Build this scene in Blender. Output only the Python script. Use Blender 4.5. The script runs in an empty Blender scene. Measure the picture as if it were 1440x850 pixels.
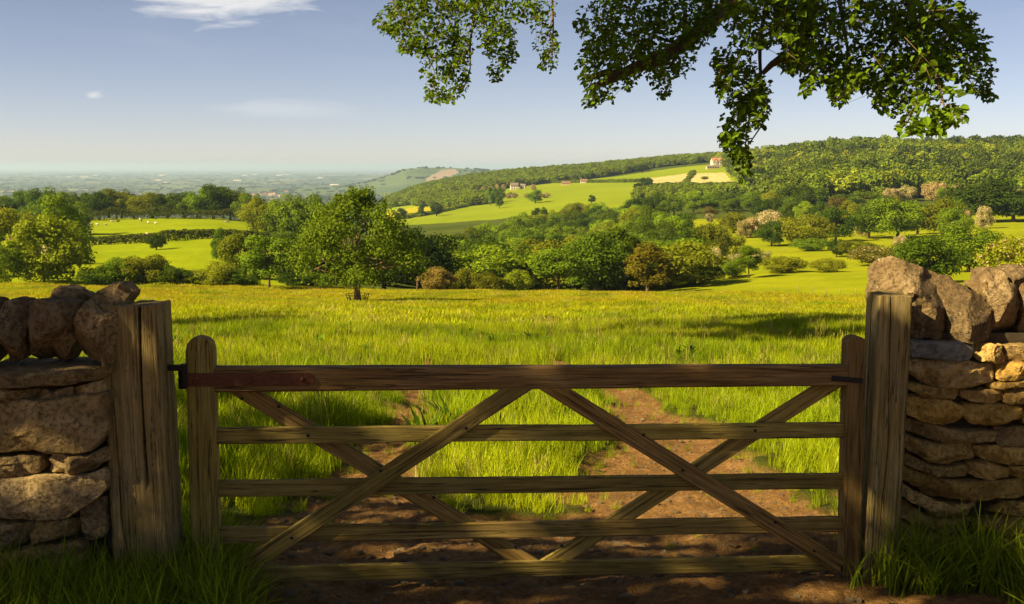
import bpy, math, numpy as np
from mathutils import Matrix, Vector
R = math.radians
rng = np.random.default_rng(7)
sc = bpy.context.scene
COL = sc.collection

# ------------------------------------------------------------------ camera
F = 1600.0                       # focal length in pixels of the 1440 px wide photograph
PITCH = math.atan(190.0 / F)
CZ = 2.1
cam_d = bpy.data.cameras.new('camera'); cam = bpy.data.objects.new('camera', cam_d); COL.objects.link(cam)
cam_d.sensor_fit = 'HORIZONTAL'; cam_d.sensor_width = 36; cam_d.lens = 36 * F / 1440
cam_d.clip_start = 0.05; cam_d.clip_end = 300000
cam.location = (0, 0, CZ); cam.rotation_euler = (R(90) - PITCH, 0, 0)
sc.camera = cam

# ------------------------------------------------------------------ light
SUN_AZ = R(66)                   # light travels from +Y turned this far towards +X
SUN_EL = R(35)
SX, SY = math.sin(SUN_AZ), math.cos(SUN_AZ)
TRAVEL = Vector((SX * math.cos(SUN_EL), SY * math.cos(SUN_EL), -math.sin(SUN_EL)))
sun_d = bpy.data.lights.new('sun', 'SUN'); sun = bpy.data.objects.new('sun', sun_d); COL.objects.link(sun)
sun_d.energy = 4.8; sun_d.angle = R(0.5); sun_d.color = (1.0, 0.81, 0.47)
sun.rotation_euler = TRAVEL.to_track_quat('-Z', 'Y').to_euler()
sun.location = (-30, -15, 30)
w = bpy.data.worlds.new('World'); sc.world = w; w.use_nodes = True
nt = w.node_tree; nt.nodes.clear()
def N(nt, t, **k):
    n = nt.nodes.new(t)
    for a, v in k.items(): setattr(n, a, v)
    return n
def math_n(nt, op, a, b=None, c=None):
    n = N(nt, 'ShaderNodeMath', operation=op)
    for i, v in enumerate((a, b, c)):
        if v is None: continue
        if isinstance(v, (int, float)): n.inputs[i].default_value = v
        else: nt.links.new(v, n.inputs[i])
    return n.outputs[0]
def mixc(nt, fac, a, b, blend='MIX'):
    n = N(nt, 'ShaderNodeMix', data_type='RGBA', blend_type=blend)
    for s, v in ((n.inputs['Factor'], fac), (n.inputs[6], a), (n.inputs[7], b)):
        if isinstance(v, (int, float)): s.default_value = v
        elif isinstance(v, tuple): s.default_value = (*v[:3], 1)
        else: nt.links.new(v, s)
    return n.outputs[2]
def ramp(nt, fac, stops, interp='LINEAR'):
    n = N(nt, 'ShaderNodeValToRGB'); cr = n.color_ramp; cr.interpolation = interp
    while len(cr.elements) < len(stops): cr.elements.new(0.5)
    for e, (p, c) in zip(cr.elements, stops):
        e.position = p; e.color = (c, c, c, 1) if isinstance(c, (int, float)) else (*c, 1)
    nt.links.new(fac, n.inputs[0])
    return n.outputs[0]
def noise(nt, vec, scale, detail=4, rough=0.55, dist=0.0):
    n = N(nt, 'ShaderNodeTexNoise'); n.inputs['Scale'].default_value = scale
    n.inputs['Detail'].default_value = detail; n.inputs['Roughness'].default_value = rough
    n.inputs['Distortion'].default_value = dist
    if vec is not None: nt.links.new(vec, n.inputs['Vector'])
    return n.outputs[0]
sky = N(nt, 'ShaderNodeTexSky', sky_type='NISHITA'); sky.sun_disc = False
sky.sun_elevation = SUN_EL; sky.sun_rotation = SUN_AZ + math.pi
sky.altitude = 250; sky.air_density = 0.5; sky.dust_density = 0.4; sky.ozone_density = 2.0
tc = N(nt, 'ShaderNodeTexCoord'); sp = N(nt, 'ShaderNodeSeparateXYZ'); nt.links.new(tc.outputs['Generated'], sp.inputs[0])
# thin high cloud, on a flat layer overhead, plus one larger wisp
zc = math_n(nt, 'MAXIMUM', sp.outputs[2], 0.02)
cb = N(nt, 'ShaderNodeCombineXYZ')
nt.links.new(math_n(nt, 'DIVIDE', sp.outputs[0], zc), cb.inputs[0]); nt.links.new(math_n(nt, 'DIVIDE', sp.outputs[1], zc), cb.inputs[1])
mp = N(nt, 'ShaderNodeMapping'); mp.inputs['Scale'].default_value = (0.55, 0.32, 1); nt.links.new(cb.outputs[0], mp.inputs[0])
thin = ramp(nt, noise(nt, mp.outputs[0], 1.1, 5, 0.6, 0.6), [(0.50, 0.0), (0.85, 0.16)])
thin = math_n(nt, 'MULTIPLY', thin, ramp(nt, sp.outputs[2], [(0.06, 0.0), (0.16, 1.0)]))
yc = math_n(nt, 'MAXIMUM', sp.outputs[1], 0.05)
uu = math_n(nt, 'DIVIDE', sp.outputs[0], yc); vv = math_n(nt, 'DIVIDE', sp.outputs[2], yc)
def wisp(u0, v0, su, sv, sx, sy, lo, hi, amt):
    c = N(nt, 'ShaderNodeCombineXYZ')
    nt.links.new(math_n(nt, 'MULTIPLY', uu, sx), c.inputs[0]); nt.links.new(math_n(nt, 'MULTIPLY', vv, sy), c.inputs[1])
    nz = noise(nt, c.outputs[0], 1.0, 6, 0.6, 0.8)
    a = math_n(nt, 'DIVIDE', math_n(nt, 'SUBTRACT', uu, u0), su); b = math_n(nt, 'DIVIDE', math_n(nt, 'SUBTRACT', vv, v0), sv)
    d = math_n(nt, 'SQRT', math_n(nt, 'ADD', math_n(nt, 'MULTIPLY', a, a), math_n(nt, 'MULTIPLY', b, b)))
    m = math_n(nt, 'SUBTRACT', math_n(nt, 'ADD', nz, 0.45), math_n(nt, 'MULTIPLY', d, 0.6))
    return ramp(nt, m, [(lo, 0.0), (hi, amt)])
big = wisp(-0.246, 0.146, 0.085, 0.024, 22, 110, 0.32, 0.74, 0.75)
sm = wisp(-0.3625, 0.0625, 0.010, 0.0045, 60, 150, 0.42, 0.75, 0.5)
sm2 = wisp(-0.20, 0.050, 0.085, 0.012, 14, 90, 0.42, 0.8, 0.22)
cl = math_n(nt, 'MAXIMUM', math_n(nt, 'MAXIMUM', thin, big), math_n(nt, 'MAXIMUM', sm, sm2))
skyc = mixc(nt, 1.0, sky.outputs[0], (1.0, 0.765, 0.65), 'MULTIPLY')
skyc = mixc(nt, cl, skyc, (5.6, 5.5, 5.3))
bg = N(nt, 'ShaderNodeBackground'); bg.inputs[1].default_value = 0.062
nt.links.new(skyc, bg.inputs[0]); wo = N(nt, 'ShaderNodeOutputWorld'); nt.links.new(bg.outputs[0], wo.inputs[0])
sc.view_settings.view_transform = 'Standard'; sc.view_settings.look = 'None'; sc.view_settings.gamma = 1.0
sc.view_settings.exposure = 1.5; sc.view_settings.use_curve_mapping = False
sc.cycles.use_denoising = True
sc.cycles.max_bounces = 6; sc.cycles.diffuse_bounces = 3; sc.cycles.transmission_bounces = 3
sc.cycles.volume_bounces = 0; sc.cycles.transparent_max_bounces = 4

# ------------------------------------------------------------------ pixel -> place helpers
CP, SP = math.cos(PITCH), math.sin(PITCH)
def ray(px, py):
    a = (px - 720.0) / F; b = (425.0 - py) / F
    return np.array((a, b * SP + CP, b * CP - SP))
def at_y(px, py, Y):
    d = ray(px, py); t = Y / d[1]
    return np.array((0, 0, CZ)) + d * t
def z_of(py, Y):                       # height of what shows at row py at distance Y
    k = (425.0 - py) / F
    return CZ + Y * math.tan(math.atan(k) - PITCH)
def proj(P):
    P = np.asarray(P, float); q = P - np.array((0, 0, CZ))
    d = q[..., 1] * CP - q[..., 2] * SP; v = q[..., 1] * SP + q[..., 2] * CP
    return 720 + F * q[..., 0] / d, 425 - F * v / d
def in_poly(px, py, poly):
    px = np.asarray(px, float); py = np.asarray(py, float); c = np.zeros(px.shape, bool)
    n = len(poly)
    for i in range(n):
        x0, y0 = poly[i]; x1, y1 = poly[(i + 1) % n]
        if y0 == y1: continue
        s = ((y0 > py) != (y1 > py)) & (px < (x1 - x0) * (py - y0) / (y1 - y0) + x0)
        c ^= s
    return c
_lat = np.random.default_rng(3).random((64, 64, 64))
def vnoise(x, y=0.0, z=0.0, oct=3):
    x, y, z = np.broadcast_arrays(np.asarray(x, float), np.asarray(y, float), np.asarray(z, float))
    s = np.zeros(x.shape); amp = 0.5; tot = 0
    for o in range(oct):
        xi, yi, zi = np.floor(x).astype(int), np.floor(y).astype(int), np.floor(z).astype(int)
        fx, fy, fz = x - xi, y - yi, z - zi
        fx, fy, fz = fx*fx*(3-2*fx), fy*fy*(3-2*fy), fz*fz*(3-2*fz)
        def g(a, b, c): return _lat[(xi + a) & 63, (yi + b) & 63, (zi + c) & 63]
        v = ((g(0,0,0)*(1-fx)+g(1,0,0)*fx)*(1-fy) + (g(0,1,0)*(1-fx)+g(1,1,0)*fx)*fy)*(1-fz) + \
            ((g(0,0,1)*(1-fx)+g(1,0,1)*fx)*(1-fy) + (g(0,1,1)*(1-fx)+g(1,1,1)*fx)*fy)*fz
        s += amp * v; tot += amp; amp *= 0.5; x, y, z = x*2.03+7.1, y*2.03+3.7, z*2.03+1.3
    return s / tot

# ------------------------------------------------------------------ object helpers
def mesh_np(name, V, Q=None, T=None, mat=None, smooth=True, attr=None):
    """quads Q (n,4) and triangles T (n,3) -> one mesh"""
    me = bpy.data.meshes.new(name); V = np.asarray(V, np.float32)
    nq = 0 if Q is None else len(Q); ntr = 0 if T is None else len(T)
    me.vertices.add(len(V)); me.vertices.foreach_set('co', V.ravel())
    idx = []
    if nq: idx.append(np.asarray(Q, np.int32).ravel())
    if ntr: idx.append(np.asarray(T, np.int32).ravel())
    idx = np.concatenate(idx); me.loops.add(len(idx)); me.loops.foreach_set('vertex_index', idx)
    me.polygons.add(nq + ntr)
    st = np.concatenate([np.arange(nq) * 4, nq * 4 + np.arange(ntr) * 3]).astype(np.int32)
    me.polygons.foreach_set('loop_start', st)
    me.polygons.foreach_set('use_smooth', np.full(nq + ntr, smooth, bool))
    if attr:
        for k, (dom, vals) in attr.items():
            vals = np.asarray(vals, np.float32)
            if vals.ndim == 2:
                a = me.attributes.new(k, 'FLOAT_COLOR', dom); c = np.ones((len(vals), 4), np.float32); c[:, :3] = vals; a.data.foreach_set('color', c.ravel())
            else:
                a = me.attributes.new(k, 'FLOAT', dom); a.data.foreach_set('value', vals)
    me.update(calc_edges=True); me.validate()
    if mat is not None: me.materials.append(mat)
    return me
def obj(name, me, parent=None, loc=None, mtx=None):
    o = bpy.data.objects.new(name, me); COL.objects.link(o)
    if mtx is not None: o.matrix_basis = mtx
    elif loc is not None: o.location = loc
    if parent is not None: o.parent = parent
    return o
def tag(o, label=None, cat=None, group=None, kind=None):
    for k, v in (('label', label), ('category', cat), ('group', group), ('kind', kind)):
        if v: o[k] = v
    return o
def empty(name, loc=(0, 0, 0), label=None, cat=None, group=None):
    o = bpy.data.objects.new(name, None); COL.objects.link(o); o.location = loc; o.empty_display_size = 0.2
    return tag(o, label, cat, group)

# ------------------------------------------------------------------ materials
def new_mat(name):
    m = bpy.data.materials.new(name); m.use_nodes = True; nt = m.node_tree; nt.nodes.clear()
    out = N(nt, 'ShaderNodeOutputMaterial'); b = N(nt, 'ShaderNodeBsdfPrincipled')
    b.inputs['Specular IOR Level'].default_value = 0.25; b.inputs['Roughness'].default_value = 0.85
    nt.links.new(b.outputs[0], out.inputs[0])
    return m, nt, b, out
def bump(nt, b, h, strength=0.5, dist=0.02):
    n = N(nt, 'ShaderNodeBump'); n.inputs['Strength'].default_value = strength; n.inputs['Distance'].default_value = dist
    nt.links.new(h, n.inputs['Height']); nt.links.new(n.outputs[0], b.inputs['Normal']); return n
def objc(nt): return N(nt, 'ShaderNodeTexCoord').outputs['Object']
def mapped(nt, v, scale, loc=None):
    m = N(nt, 'ShaderNodeMapping'); m.inputs['Scale'].default_value = scale; nt.links.new(v, m.inputs[0])
    if loc is not None: nt.links.new(loc, m.inputs['Location'])
    return m.outputs[0]
def oi(nt, which='Random'): return N(nt, 'ShaderNodeObjectInfo').outputs[which]
def attrn(nt, name, kind='GEOMETRY', out='Fac'):
    a = N(nt, 'ShaderNodeAttribute', attribute_type=kind, attribute_name=name); return a.outputs[out]

def leafy(name, base=None, trans=0.35, var=0.6, hue_var=0.014, inst=False):
    """foliage: colour from obj.color (or base), light and dark per leaf; alpha of obj.color = share of blossom"""
    m, nt, b, out = new_mat(name)
    r = attrn(nt, 'rnd')
    orn = oi(nt)
    if base is None:
        info = N(nt, 'ShaderNodeObjectInfo'); c = info.outputs['Color']; al = info.outputs['Alpha']
    else: c = None; al = None
    hsv = N(nt, 'ShaderNodeHueSaturation')
    if c is not None: nt.links.new(c, hsv.inputs['Color'])
    else: hsv.inputs['Color'].default_value = (*base, 1)
    a2 = math_n(nt, 'ADD', math_n(nt, 'MULTIPLY', orn, 0.6), math_n(nt, 'MULTIPLY', r, 0.4))
    nt.links.new(math_n(nt, 'ADD', math_n(nt, 'MULTIPLY', a2, hue_var * 2), 0.5 - hue_var), hsv.inputs['Hue'])
    v = math_n(nt, 'ADD', math_n(nt, 'MULTIPLY', r, var), 1 - var / 2)
    v = math_n(nt, 'MULTIPLY', v, math_n(nt, 'ADD', math_n(nt, 'MULTIPLY', math_n(nt, 'FRACT', math_n(nt, 'MULTIPLY', orn, 7.31)), 0.7), 0.65))
    nt.links.new(v, hsv.inputs['Value']); col = hsv.outputs[0]
    if al is not None:
        fl = math_n(nt, 'LESS_THAN', attrn(nt, 'blo'), al)
        bc = mixc(nt, math_n(nt, 'FRACT', math_n(nt, 'MULTIPLY', orn, 3.7)), (0.52, 0.47, 0.27), (0.55, 0.36, 0.22))
        col = mixc(nt, fl, col, bc)
    nt.links.new(col, b.inputs['Base Color']); b.inputs['Roughness'].default_value = 0.6
    b.inputs['Specular IOR Level'].default_value = 0.04
    t = N(nt, 'ShaderNodeBsdfTranslucent'); nt.links.new(mixc(nt, 1.0, col, (1.15, 1.2, 0.5), 'MULTIPLY'), t.inputs[0])
    mx = N(nt, 'ShaderNodeMixShader'); mx.inputs[0].default_value = trans
    nt.links.new(b.outputs[0], mx.inputs[1]); nt.links.new(t.outputs[0], mx.inputs[2]); nt.links.new(mx.outputs[0], out.inputs[0])
    return m
M_LEAF = leafy('foliage')
M_OVER = leafy('beech_leaves', (0.105, 0.155, 0.006), trans=0.30, var=1.1, hue_var=0.02)
M_SHADE = leafy('shade_tree_leaves', (0.06, 0.11, 0.012), trans=0.12, var=0.5)
M_WOOD_FAR = leafy('woodland_leaves', (0.140, 0.185, 0.010), trans=0.3, var=0.4, hue_var=0.016)
M_PLAIN_TREE = leafy('plain_tree_leaves', (0.04, 0.065, 0.016), trans=0.1, var=0.3)

def grass_mat(name, trans=0.42):
    m, nt, b, out = new_mat(name)
    ti = attrn(nt, 'tint', 'INSTANCER', 'Color')
    r = attrn(nt, 'rnd'); h = attrn(nt, 'hgt')
    hsv = N(nt, 'ShaderNodeHueSaturation'); nt.links.new(ti, hsv.inputs['Color'])
    nt.links.new(math_n(nt, 'ADD', math_n(nt, 'MULTIPLY', r, 0.75), 0.62), hsv.inputs['Value'])
    nt.links.new(math_n(nt, 'ADD', math_n(nt, 'MULTIPLY', r, 0.03), 0.485), hsv.inputs['Hue'])
    col = hsv.outputs[0]
    nt.links.new(col, b.inputs['Base Color']); b.inputs['Roughness'].default_value = 0.6; b.inputs['Specular IOR Level'].default_value = 0.06
    t = N(nt, 'ShaderNodeBsdfTranslucent'); nt.links.new(mixc(nt, 1.0, col, (1.1, 1.15, 0.5), 'MULTIPLY'), t.inputs[0])
    mx = N(nt, 'ShaderNodeMixShader'); mx.inputs[0].default_value = trans
    nt.links.new(b.outputs[0], mx.inputs[1]); nt.links.new(t.outputs[0], mx.inputs[2]); nt.links.new(mx.outputs[0], out.inputs[0])
    return m
M_GRASS = grass_mat('grass_blades')

def wood_mat(name, dark, mid, light, moss=0.25, lichen=0.0, grey=0.3):
    m, nt, b, out = new_mat(name); o = objc(nt); rn = oi(nt)
    off = N(nt, 'ShaderNodeCombineXYZ'); nt.links.new(math_n(nt, 'MULTIPLY', rn, 37.0), off.inputs[0]); nt.links.new(math_n(nt, 'MULTIPLY', rn, 11.0), off.inputs[1])
    v = mapped(nt, o, (1, 1, 1), off.outputs[0])
    gr = noise(nt, mapped(nt, v, (2.2, 55, 55)), 1.0, 6, 0.65, 0.4)
    fine = noise(nt, mapped(nt, v, (9, 260, 260)), 1.0, 3, 0.6)
    big = noise(nt, mapped(nt, v, (2.0, 6, 6)), 1.0, 4, 0.6, 0.5)
    col = ramp(nt, gr, [(0.30, dark), (0.50, mid), (0.72, light)])
    col = mixc(nt, math_n(nt, 'MULTIPLY', ramp(nt, fine, [(0.35, 0.0), (0.65, 1.0)]), 0.35), col, dark)
    col = mixc(nt, ramp(nt, big, [(0.45, 0.0), (0.75, grey)]), col, (0.27, 0.20, 0.11))
    mo = noise(nt, mapped(nt, v, (5, 9, 9)), 1.0, 5, 0.7)
    col = mixc(nt, ramp(nt, mo, [(0.50, 0.0), (0.72, moss)]), col, (0.085, 0.085, 0.018))
    ck = noise(nt, mapped(nt, v, (0.9, 46, 46)), 1.0, 3, 0.5, 0.3)
    col = mixc(nt, ramp(nt, ck, [(0.475, 0.0), (0.495, 0.85), (0.505, 0.85), (0.525, 0.0)]), col, tuple(x * 0.25 for x in dark))
    if lichen:
        geo = N(nt, 'ShaderNodeNewGeometry'); s = N(nt, 'ShaderNodeSeparateXYZ'); nt.links.new(geo.outputs['Normal'], s.inputs[0])
        li = math_n(nt, 'MULTIPLY', ramp(nt, noise(nt, mapped(nt, v, (14, 30, 30)), 1.0, 4, 0.7), [(0.56, 0.0), (0.62, 1.0)]), ramp(nt, s.outputs[2], [(0.2, 0.0), (0.7, 1.0)]))
        col = mixc(nt, math_n(nt, 'MULTIPLY', li, lichen), col, (0.42, 0.27, 0.02))
    hv = N(nt, 'ShaderNodeHueSaturation'); nt.links.new(col, hv.inputs['Color']); nt.links.new(math_n(nt, 'ADD', math_n(nt, 'MULTIPLY', rn, 0.5), 0.72), hv.inputs['Value']); nt.links.new(math_n(nt, 'ADD', math_n(nt, 'MULTIPLY', math_n(nt, 'FRACT', math_n(nt, 'MULTIPLY', rn, 9.1)), 0.035), 0.487), hv.inputs['Hue']); col = hv.outputs[0]
    nt.links.new(col, b.inputs['Base Color']); b.inputs['Roughness'].default_value = 0.8
    hgt = math_n(nt, 'ADD', math_n(nt, 'MULTIPLY', gr, 0.7), math_n(nt, 'MULTIPLY', fine, 0.4))
    bump(nt, b, hgt, 0.8, 0.006)
    return m
M_WOOD = wood_mat('gate_timber', (0.10, 0.056, 0.011), (0.28, 0.175, 0.038), (0.43, 0.29, 0.085), 0.5, 0.9, 0.25)
M_RAIL = wood_mat('top_rail_timber', (0.075, 0.042, 0.010), (0.27, 0.155, 0.038), (0.50, 0.31, 0.10), 0.2, 0.0, 0.35)
M_POST = wood_mat('old_post_timber', (0.085, 0.050, 0.014), (0.26, 0.168, 0.050), (0.44, 0.32, 0.14), 0.4, 0.0, 0.6)

def stone_mat(name, a, b_, c, stain, lich=0.5, moss=0.3, scl=1.0):
    m, nt, b, out = new_mat(name); o = objc(nt); rn = oi(nt)
    off = N(nt, 'ShaderNodeCombineXYZ'); nt.links.new(math_n(nt, 'MULTIPLY', rn, 53.0), off.inputs[0]); nt.links.new(math_n(nt, 'MULTIPLY', rn, 17.0), off.inputs[2])
    v = mapped(nt, o, (scl, scl, scl), off.outputs[0])
    n1 = noise(nt, v, 5.0, 6, 0.62, 0.3); n2 = noise(nt, v, 45.0, 5, 0.7); n3 = noise(nt, v, 14.0, 5, 0.65, 0.6)
    col = ramp(nt, n1, [(0.28, a), (0.5, b_), (0.72, c)])
    col = mixc(nt, math_n(nt, 'MULTIPLY', ramp(nt, n2, [(0.40, 1.0), (0.54, 0.0)]), 0.85), col, a)
    hs = N(nt, 'ShaderNodeHueSaturation'); nt.links.new(col, hs.inputs['Color'])
    nt.links.new(math_n(nt, 'ADD', math_n(nt, 'MULTIPLY', rn, 0.6), 0.75), hs.inputs['Value'])
    nt.links.new(math_n(nt, 'ADD', math_n(nt, 'MULTIPLY', math_n(nt, 'FRACT', math_n(nt, 'MULTIPLY', rn, 5.7)), 0.12), 0.88), hs.inputs['Saturation'])
    col = hs.outputs[0]
    col = mixc(nt, ramp(nt, n3, [(0.56, 0.0), (0.72, stain)]), col, (0.02, 0.017, 0.012))
    col = mixc(nt, ramp(nt, noise(nt, v, 26.0, 4, 0.7), [(0.63, 0.0), (0.70, lich)]), col, (0.42, 0.39, 0.29))
    col = mixc(nt, ramp(nt, noise(nt, v, 9.0, 5, 0.7), [(0.55, 0.0), (0.75, moss)]), col, (0.10, 0.075, 0.016))
    nt.links.new(col, b.inputs['Base Color']); b.inputs['Roughness'].default_value = 0.92
    h = math_n(nt, 'ADD', math_n(nt, 'ADD', n1, math_n(nt, 'MULTIPLY', n2, 0.35)), math_n(nt, 'MULTIPLY', n3, 0.5))
    bump(nt, b, h, 1.0, 0.045)
    return m
M_STONE_L = stone_mat('grey_limestone', (0.14, 0.084, 0.022), (0.33, 0.22, 0.075), (0.46, 0.325, 0.13), 0.9, 0.35, 0.5)
M_COPE_L = stone_mat('dark_cope_stone', (0.075, 0.045, 0.014), (0.19, 0.125, 0.043), (0.32, 0.22, 0.09), 0.85, 0.5, 0.4)
M_STONE_R = stone_mat('honey_limestone', (0.19, 0.105, 0.018), (0.40, 0.245, 0.050), (0.53, 0.35, 0.095), 0.7, 0.35, 0.35)
M_COPE_R = stone_mat('weathered_cope_stone', (0.070, 0.041, 0.013), (0.175, 0.113, 0.040), (0.29, 0.20, 0.085), 0.9, 0.7, 0.5)

def flat_mat(name, c, rough=0.85, bn=0.0, bs=30, var=0.15):
    m, nt, b, out = new_mat(name); o = objc(nt)
    n1 = noise(nt, o, bs, 4, 0.6)
    nt.links.new(mixc(nt, n1, tuple(x * (1 - var) for x in c), tuple(x * (1 + var) for x in c)), b.inputs['Base Color'])
    b.inputs['Roughness'].default_value = rough
    if bn: bump(nt, b, n1, bn, 0.01)
    return m
M_RUST = flat_mat('rusty_iron', (0.115, 0.040, 0.016), 0.75, 0.7, 70, 0.5)
M_IRON = flat_mat('black_iron', (0.018, 0.014, 0.011), 0.6, 0.4, 80, 0.4)
M_BARK = flat_mat('bark', (0.11, 0.072, 0.034), 0.95, 1.0, 22, 0.6)
M_BARK_PALE = flat_mat('pale_bark', (0.26, 0.16, 0.07), 0.95, 0.8, 18, 0.4)  # paler bark for the trunk of the lone tree
M_TWIG = flat_mat('twig', (0.15, 0.095, 0.035), 0.9, 0.3, 40, 0.4)
M_WALL_W = flat_mat('cream_render', (0.62, 0.52, 0.40), 0.9, 0, 3, 0.08)
M_WALL_S = flat_mat('stone_wall', (0.42, 0.31, 0.18), 0.9, 0, 2, 0.15)
M_ROOF_R = flat_mat('red_tile', (0.36, 0.16, 0.085), 0.9, 0, 4, 0.2)
M_ROOF_B = flat_mat('brown_tile', (0.22, 0.12, 0.075), 0.9, 0, 1.5, 0.25)
M_ROOF_G = flat_mat('grey_slate', (0.17, 0.135, 0.11), 0.9, 0, 2, 0.2)
M_PANE = flat_mat('window_pane', (0.02, 0.022, 0.025), 0.15, 0, 2, 0.1)
M_WOOL = flat_mat('wool', (0.48, 0.42, 0.27), 0.95, 0, 4, 0.15)
M_DARKWOOL = flat_mat('dark_wool', (0.03, 0.024, 0.018), 0.95, 0, 4, 0.2)
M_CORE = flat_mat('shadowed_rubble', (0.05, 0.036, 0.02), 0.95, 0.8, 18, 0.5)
M_DOCK = flat_mat('dock_leaf', (0.045, 0.085, 0.012), 0.5, 0.3, 30, 0.3)
M_FENCE = flat_mat('pale_fence_timber', (0.26, 0.21, 0.09), 0.9, 0, 6, 0.2)

# ------------------------------------------------------------------ terrain
# for each column of view: (distance, row at which the ground shows there)
NEAR = [(12.1, 600), (17, 545), (25, 500), (40, 463), (60, 443), (80, 434), (105, 427)]
PL = -150.0
PROF = {
 0:    [(150,402),(200,378),(300,343),(380,328),(430,318),(520,312),(700,317),(1500,312),(3000,300)],
 150:  [(150,404),(200,381),(300,345),(380,322),(460,309),(540,307),(700,316),(1500,312),(3000,300)],
 300:  [(150,405),(200,381),(300,338),(380,318),(450,307),(540,305),(700,314),(1500,312),(3000,300)],
 400:  [(150,406),(200,386),(300,345),(380,330),(450,320),(540,315),(700,320),(1500,312),(3000,300)],
 500:  [(150,408),(200,397),(300,372),(450,347),(600,331),(900,318),(1500,306),(2300,300),(3200,298)],
 600:  [(150,410),(200,407),(300,392),(450,362),(600,337),(850,311),(1000,301),(1200,292),(1600,277),(2000,262),(2500,266),(3500,292)],
 700:  [(150,411),(200,409),(300,394),(450,362),(600,332),(850,304),(1000,291),(1200,278),(1450,266),(2000,248),(2500,252),(3500,285)],
 850:  [(150,413),(200,411),(300,394),(450,360),(600,322),(800,293),(1000,277),(1200,265),(1400,255),(1700,245),(2100,236),(2700,240),(3500,280)],
 950:  [(150,415),(180,411),(300,380),(400,333),(450,318),(520,306),(700,296),(900,284),(1150,263),(1330,246),(1450,237),(1800,229),(2200,225),(2800,232),(3600,278)],
 1050: [(140,414),(170,403),(220,384),(300,357),(370,335),(450,318),(600,299),(900,270),(1200,241),(1500,226),(1900,222),(2600,232),(3600,278)],
 1200: [(130,413),(170,397),(220,378),(300,352),(370,335),(450,320),(600,295),(900,252),(1150,219),(1450,215),(2000,222),(3600,278)],
 1440: [(105,421),(150,393),(220,366),(300,342),(400,317),(500,302),(700,277),(1000,233),(1180,217),(1450,215),(2000,222),(3600,278)],
}
UMAX = 0.56
Yrows = [-40., -20, -10, -5, -2, 0, 1.5, 2.6]
y = 3.4
while y < 90000:
    Yrows.append(y)
    y *= 1.0085 if y < 14 else (1.013 if y < 120 else (1.010 if y < 900 else (1.006 if y < 1700 or 5700 < y < 7600 else (1.0125 if y < 20000 else 1.03))))
Yrows = np.array(Yrows)
Uc = np.linspace(-UMAX, UMAX, 680)
ext = UMAX + np.array([0.03, 0.08, 0.16, 0.3, 0.5, 0.8, 1.3, 2.2, 4, 7.5])
Ucols = np.concatenate([-ext[::-1], Uc, ext])
NY, NU = len(Yrows), len(Ucols)
pxs = sorted(PROF)
Zc = np.zeros((len(pxs), NY))
for i, px in enumerate(pxs):
    pts = [(-60, 0.6), (0, 0.42), (3, 0.16), (5.5, 0.0)]
    near = [p for p in NEAR if p[0] < PROF[px][0][0] - 8]
    pts += [(Y, z_of(py, Y)) for Y, py in near + PROF[px]] + [(4700, PL), (200000, PL)]
    yy = np.array([p[0] for p in pts]); zz = np.array([p[1] for p in pts])
    ly = np.sign(yy) * np.log1p(np.abs(yy)); lr = np.sign(Yrows) * np.log1p(np.abs(Yrows))
    z = np.interp(lr, ly, zz)
    zs = z.copy()                                    # round the corners of the profile, in log distance
    k = 9
    zp = np.pad(z, k, mode='edge'); ker = np.hanning(2 * k + 1); ker /= ker.sum()
    zs = np.convolve(zp, ker, 'valid')
    far = np.clip((Yrows - 30) / 60, 0, 1)
    Zc[i] = z * (1 - far) + zs * far
cu = (np.array(pxs) - 720) / F
Z = np.zeros((NY, NU))
for j in range(NY): Z[j] = np.interp(Ucols, cu, Zc[:, j])
ker = np.hanning(61); ker /= ker.sum()               # soften between columns of the table
Zin = Z[:, 10:-10]; Zp = np.pad(Zin, ((0, 0), (30, 30)), mode='edge')
Zs = np.stack([np.convolve(r, ker, 'valid') for r in Zp]); Z[:, 10:-10] = Zs
Wd = np.maximum(Yrows, 6.0)
Xg = Ucols[None, :] * Wd[:, None]; Yg = np.repeat(Yrows[:, None], NU, 1)
PXg = 720 + F * Ucols[None, :] * np.ones((NY, 1))
def bump1(x, c): return np.interp(x, [p[0] for p in c], [p[1] for p in c])
# far hill on the plain and the low wooded hill behind the ridge
hA = bump1(PXg, [(380, 0), (470, 18), (520, 60), (548, 98), (572, 140), (600, 148), (640, 145), (680, 134), (740, 110), (800, 80), (900, 40), (1000, 0)])
Z += hA * np.exp(-((Yg - 7000) / np.where(Yg < 7000, 620, 900)) ** 2)
hB = bump1(PXg, [(600, 0), (690, 95), (720, 120), (780, 136), (840, 146), (880, 155), (960, 170), (1100, 170), (1500, 150)])
Z += hB * np.exp(-((Yg - 4600) / 520) ** 2)
hC = bump1(PXg, [(0, 0), (420, 0), (700, 120), (1000, 175), (1300, 120)])
Z += hC * np.exp(-((Yg - 15000) / 1500) ** 2)
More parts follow.
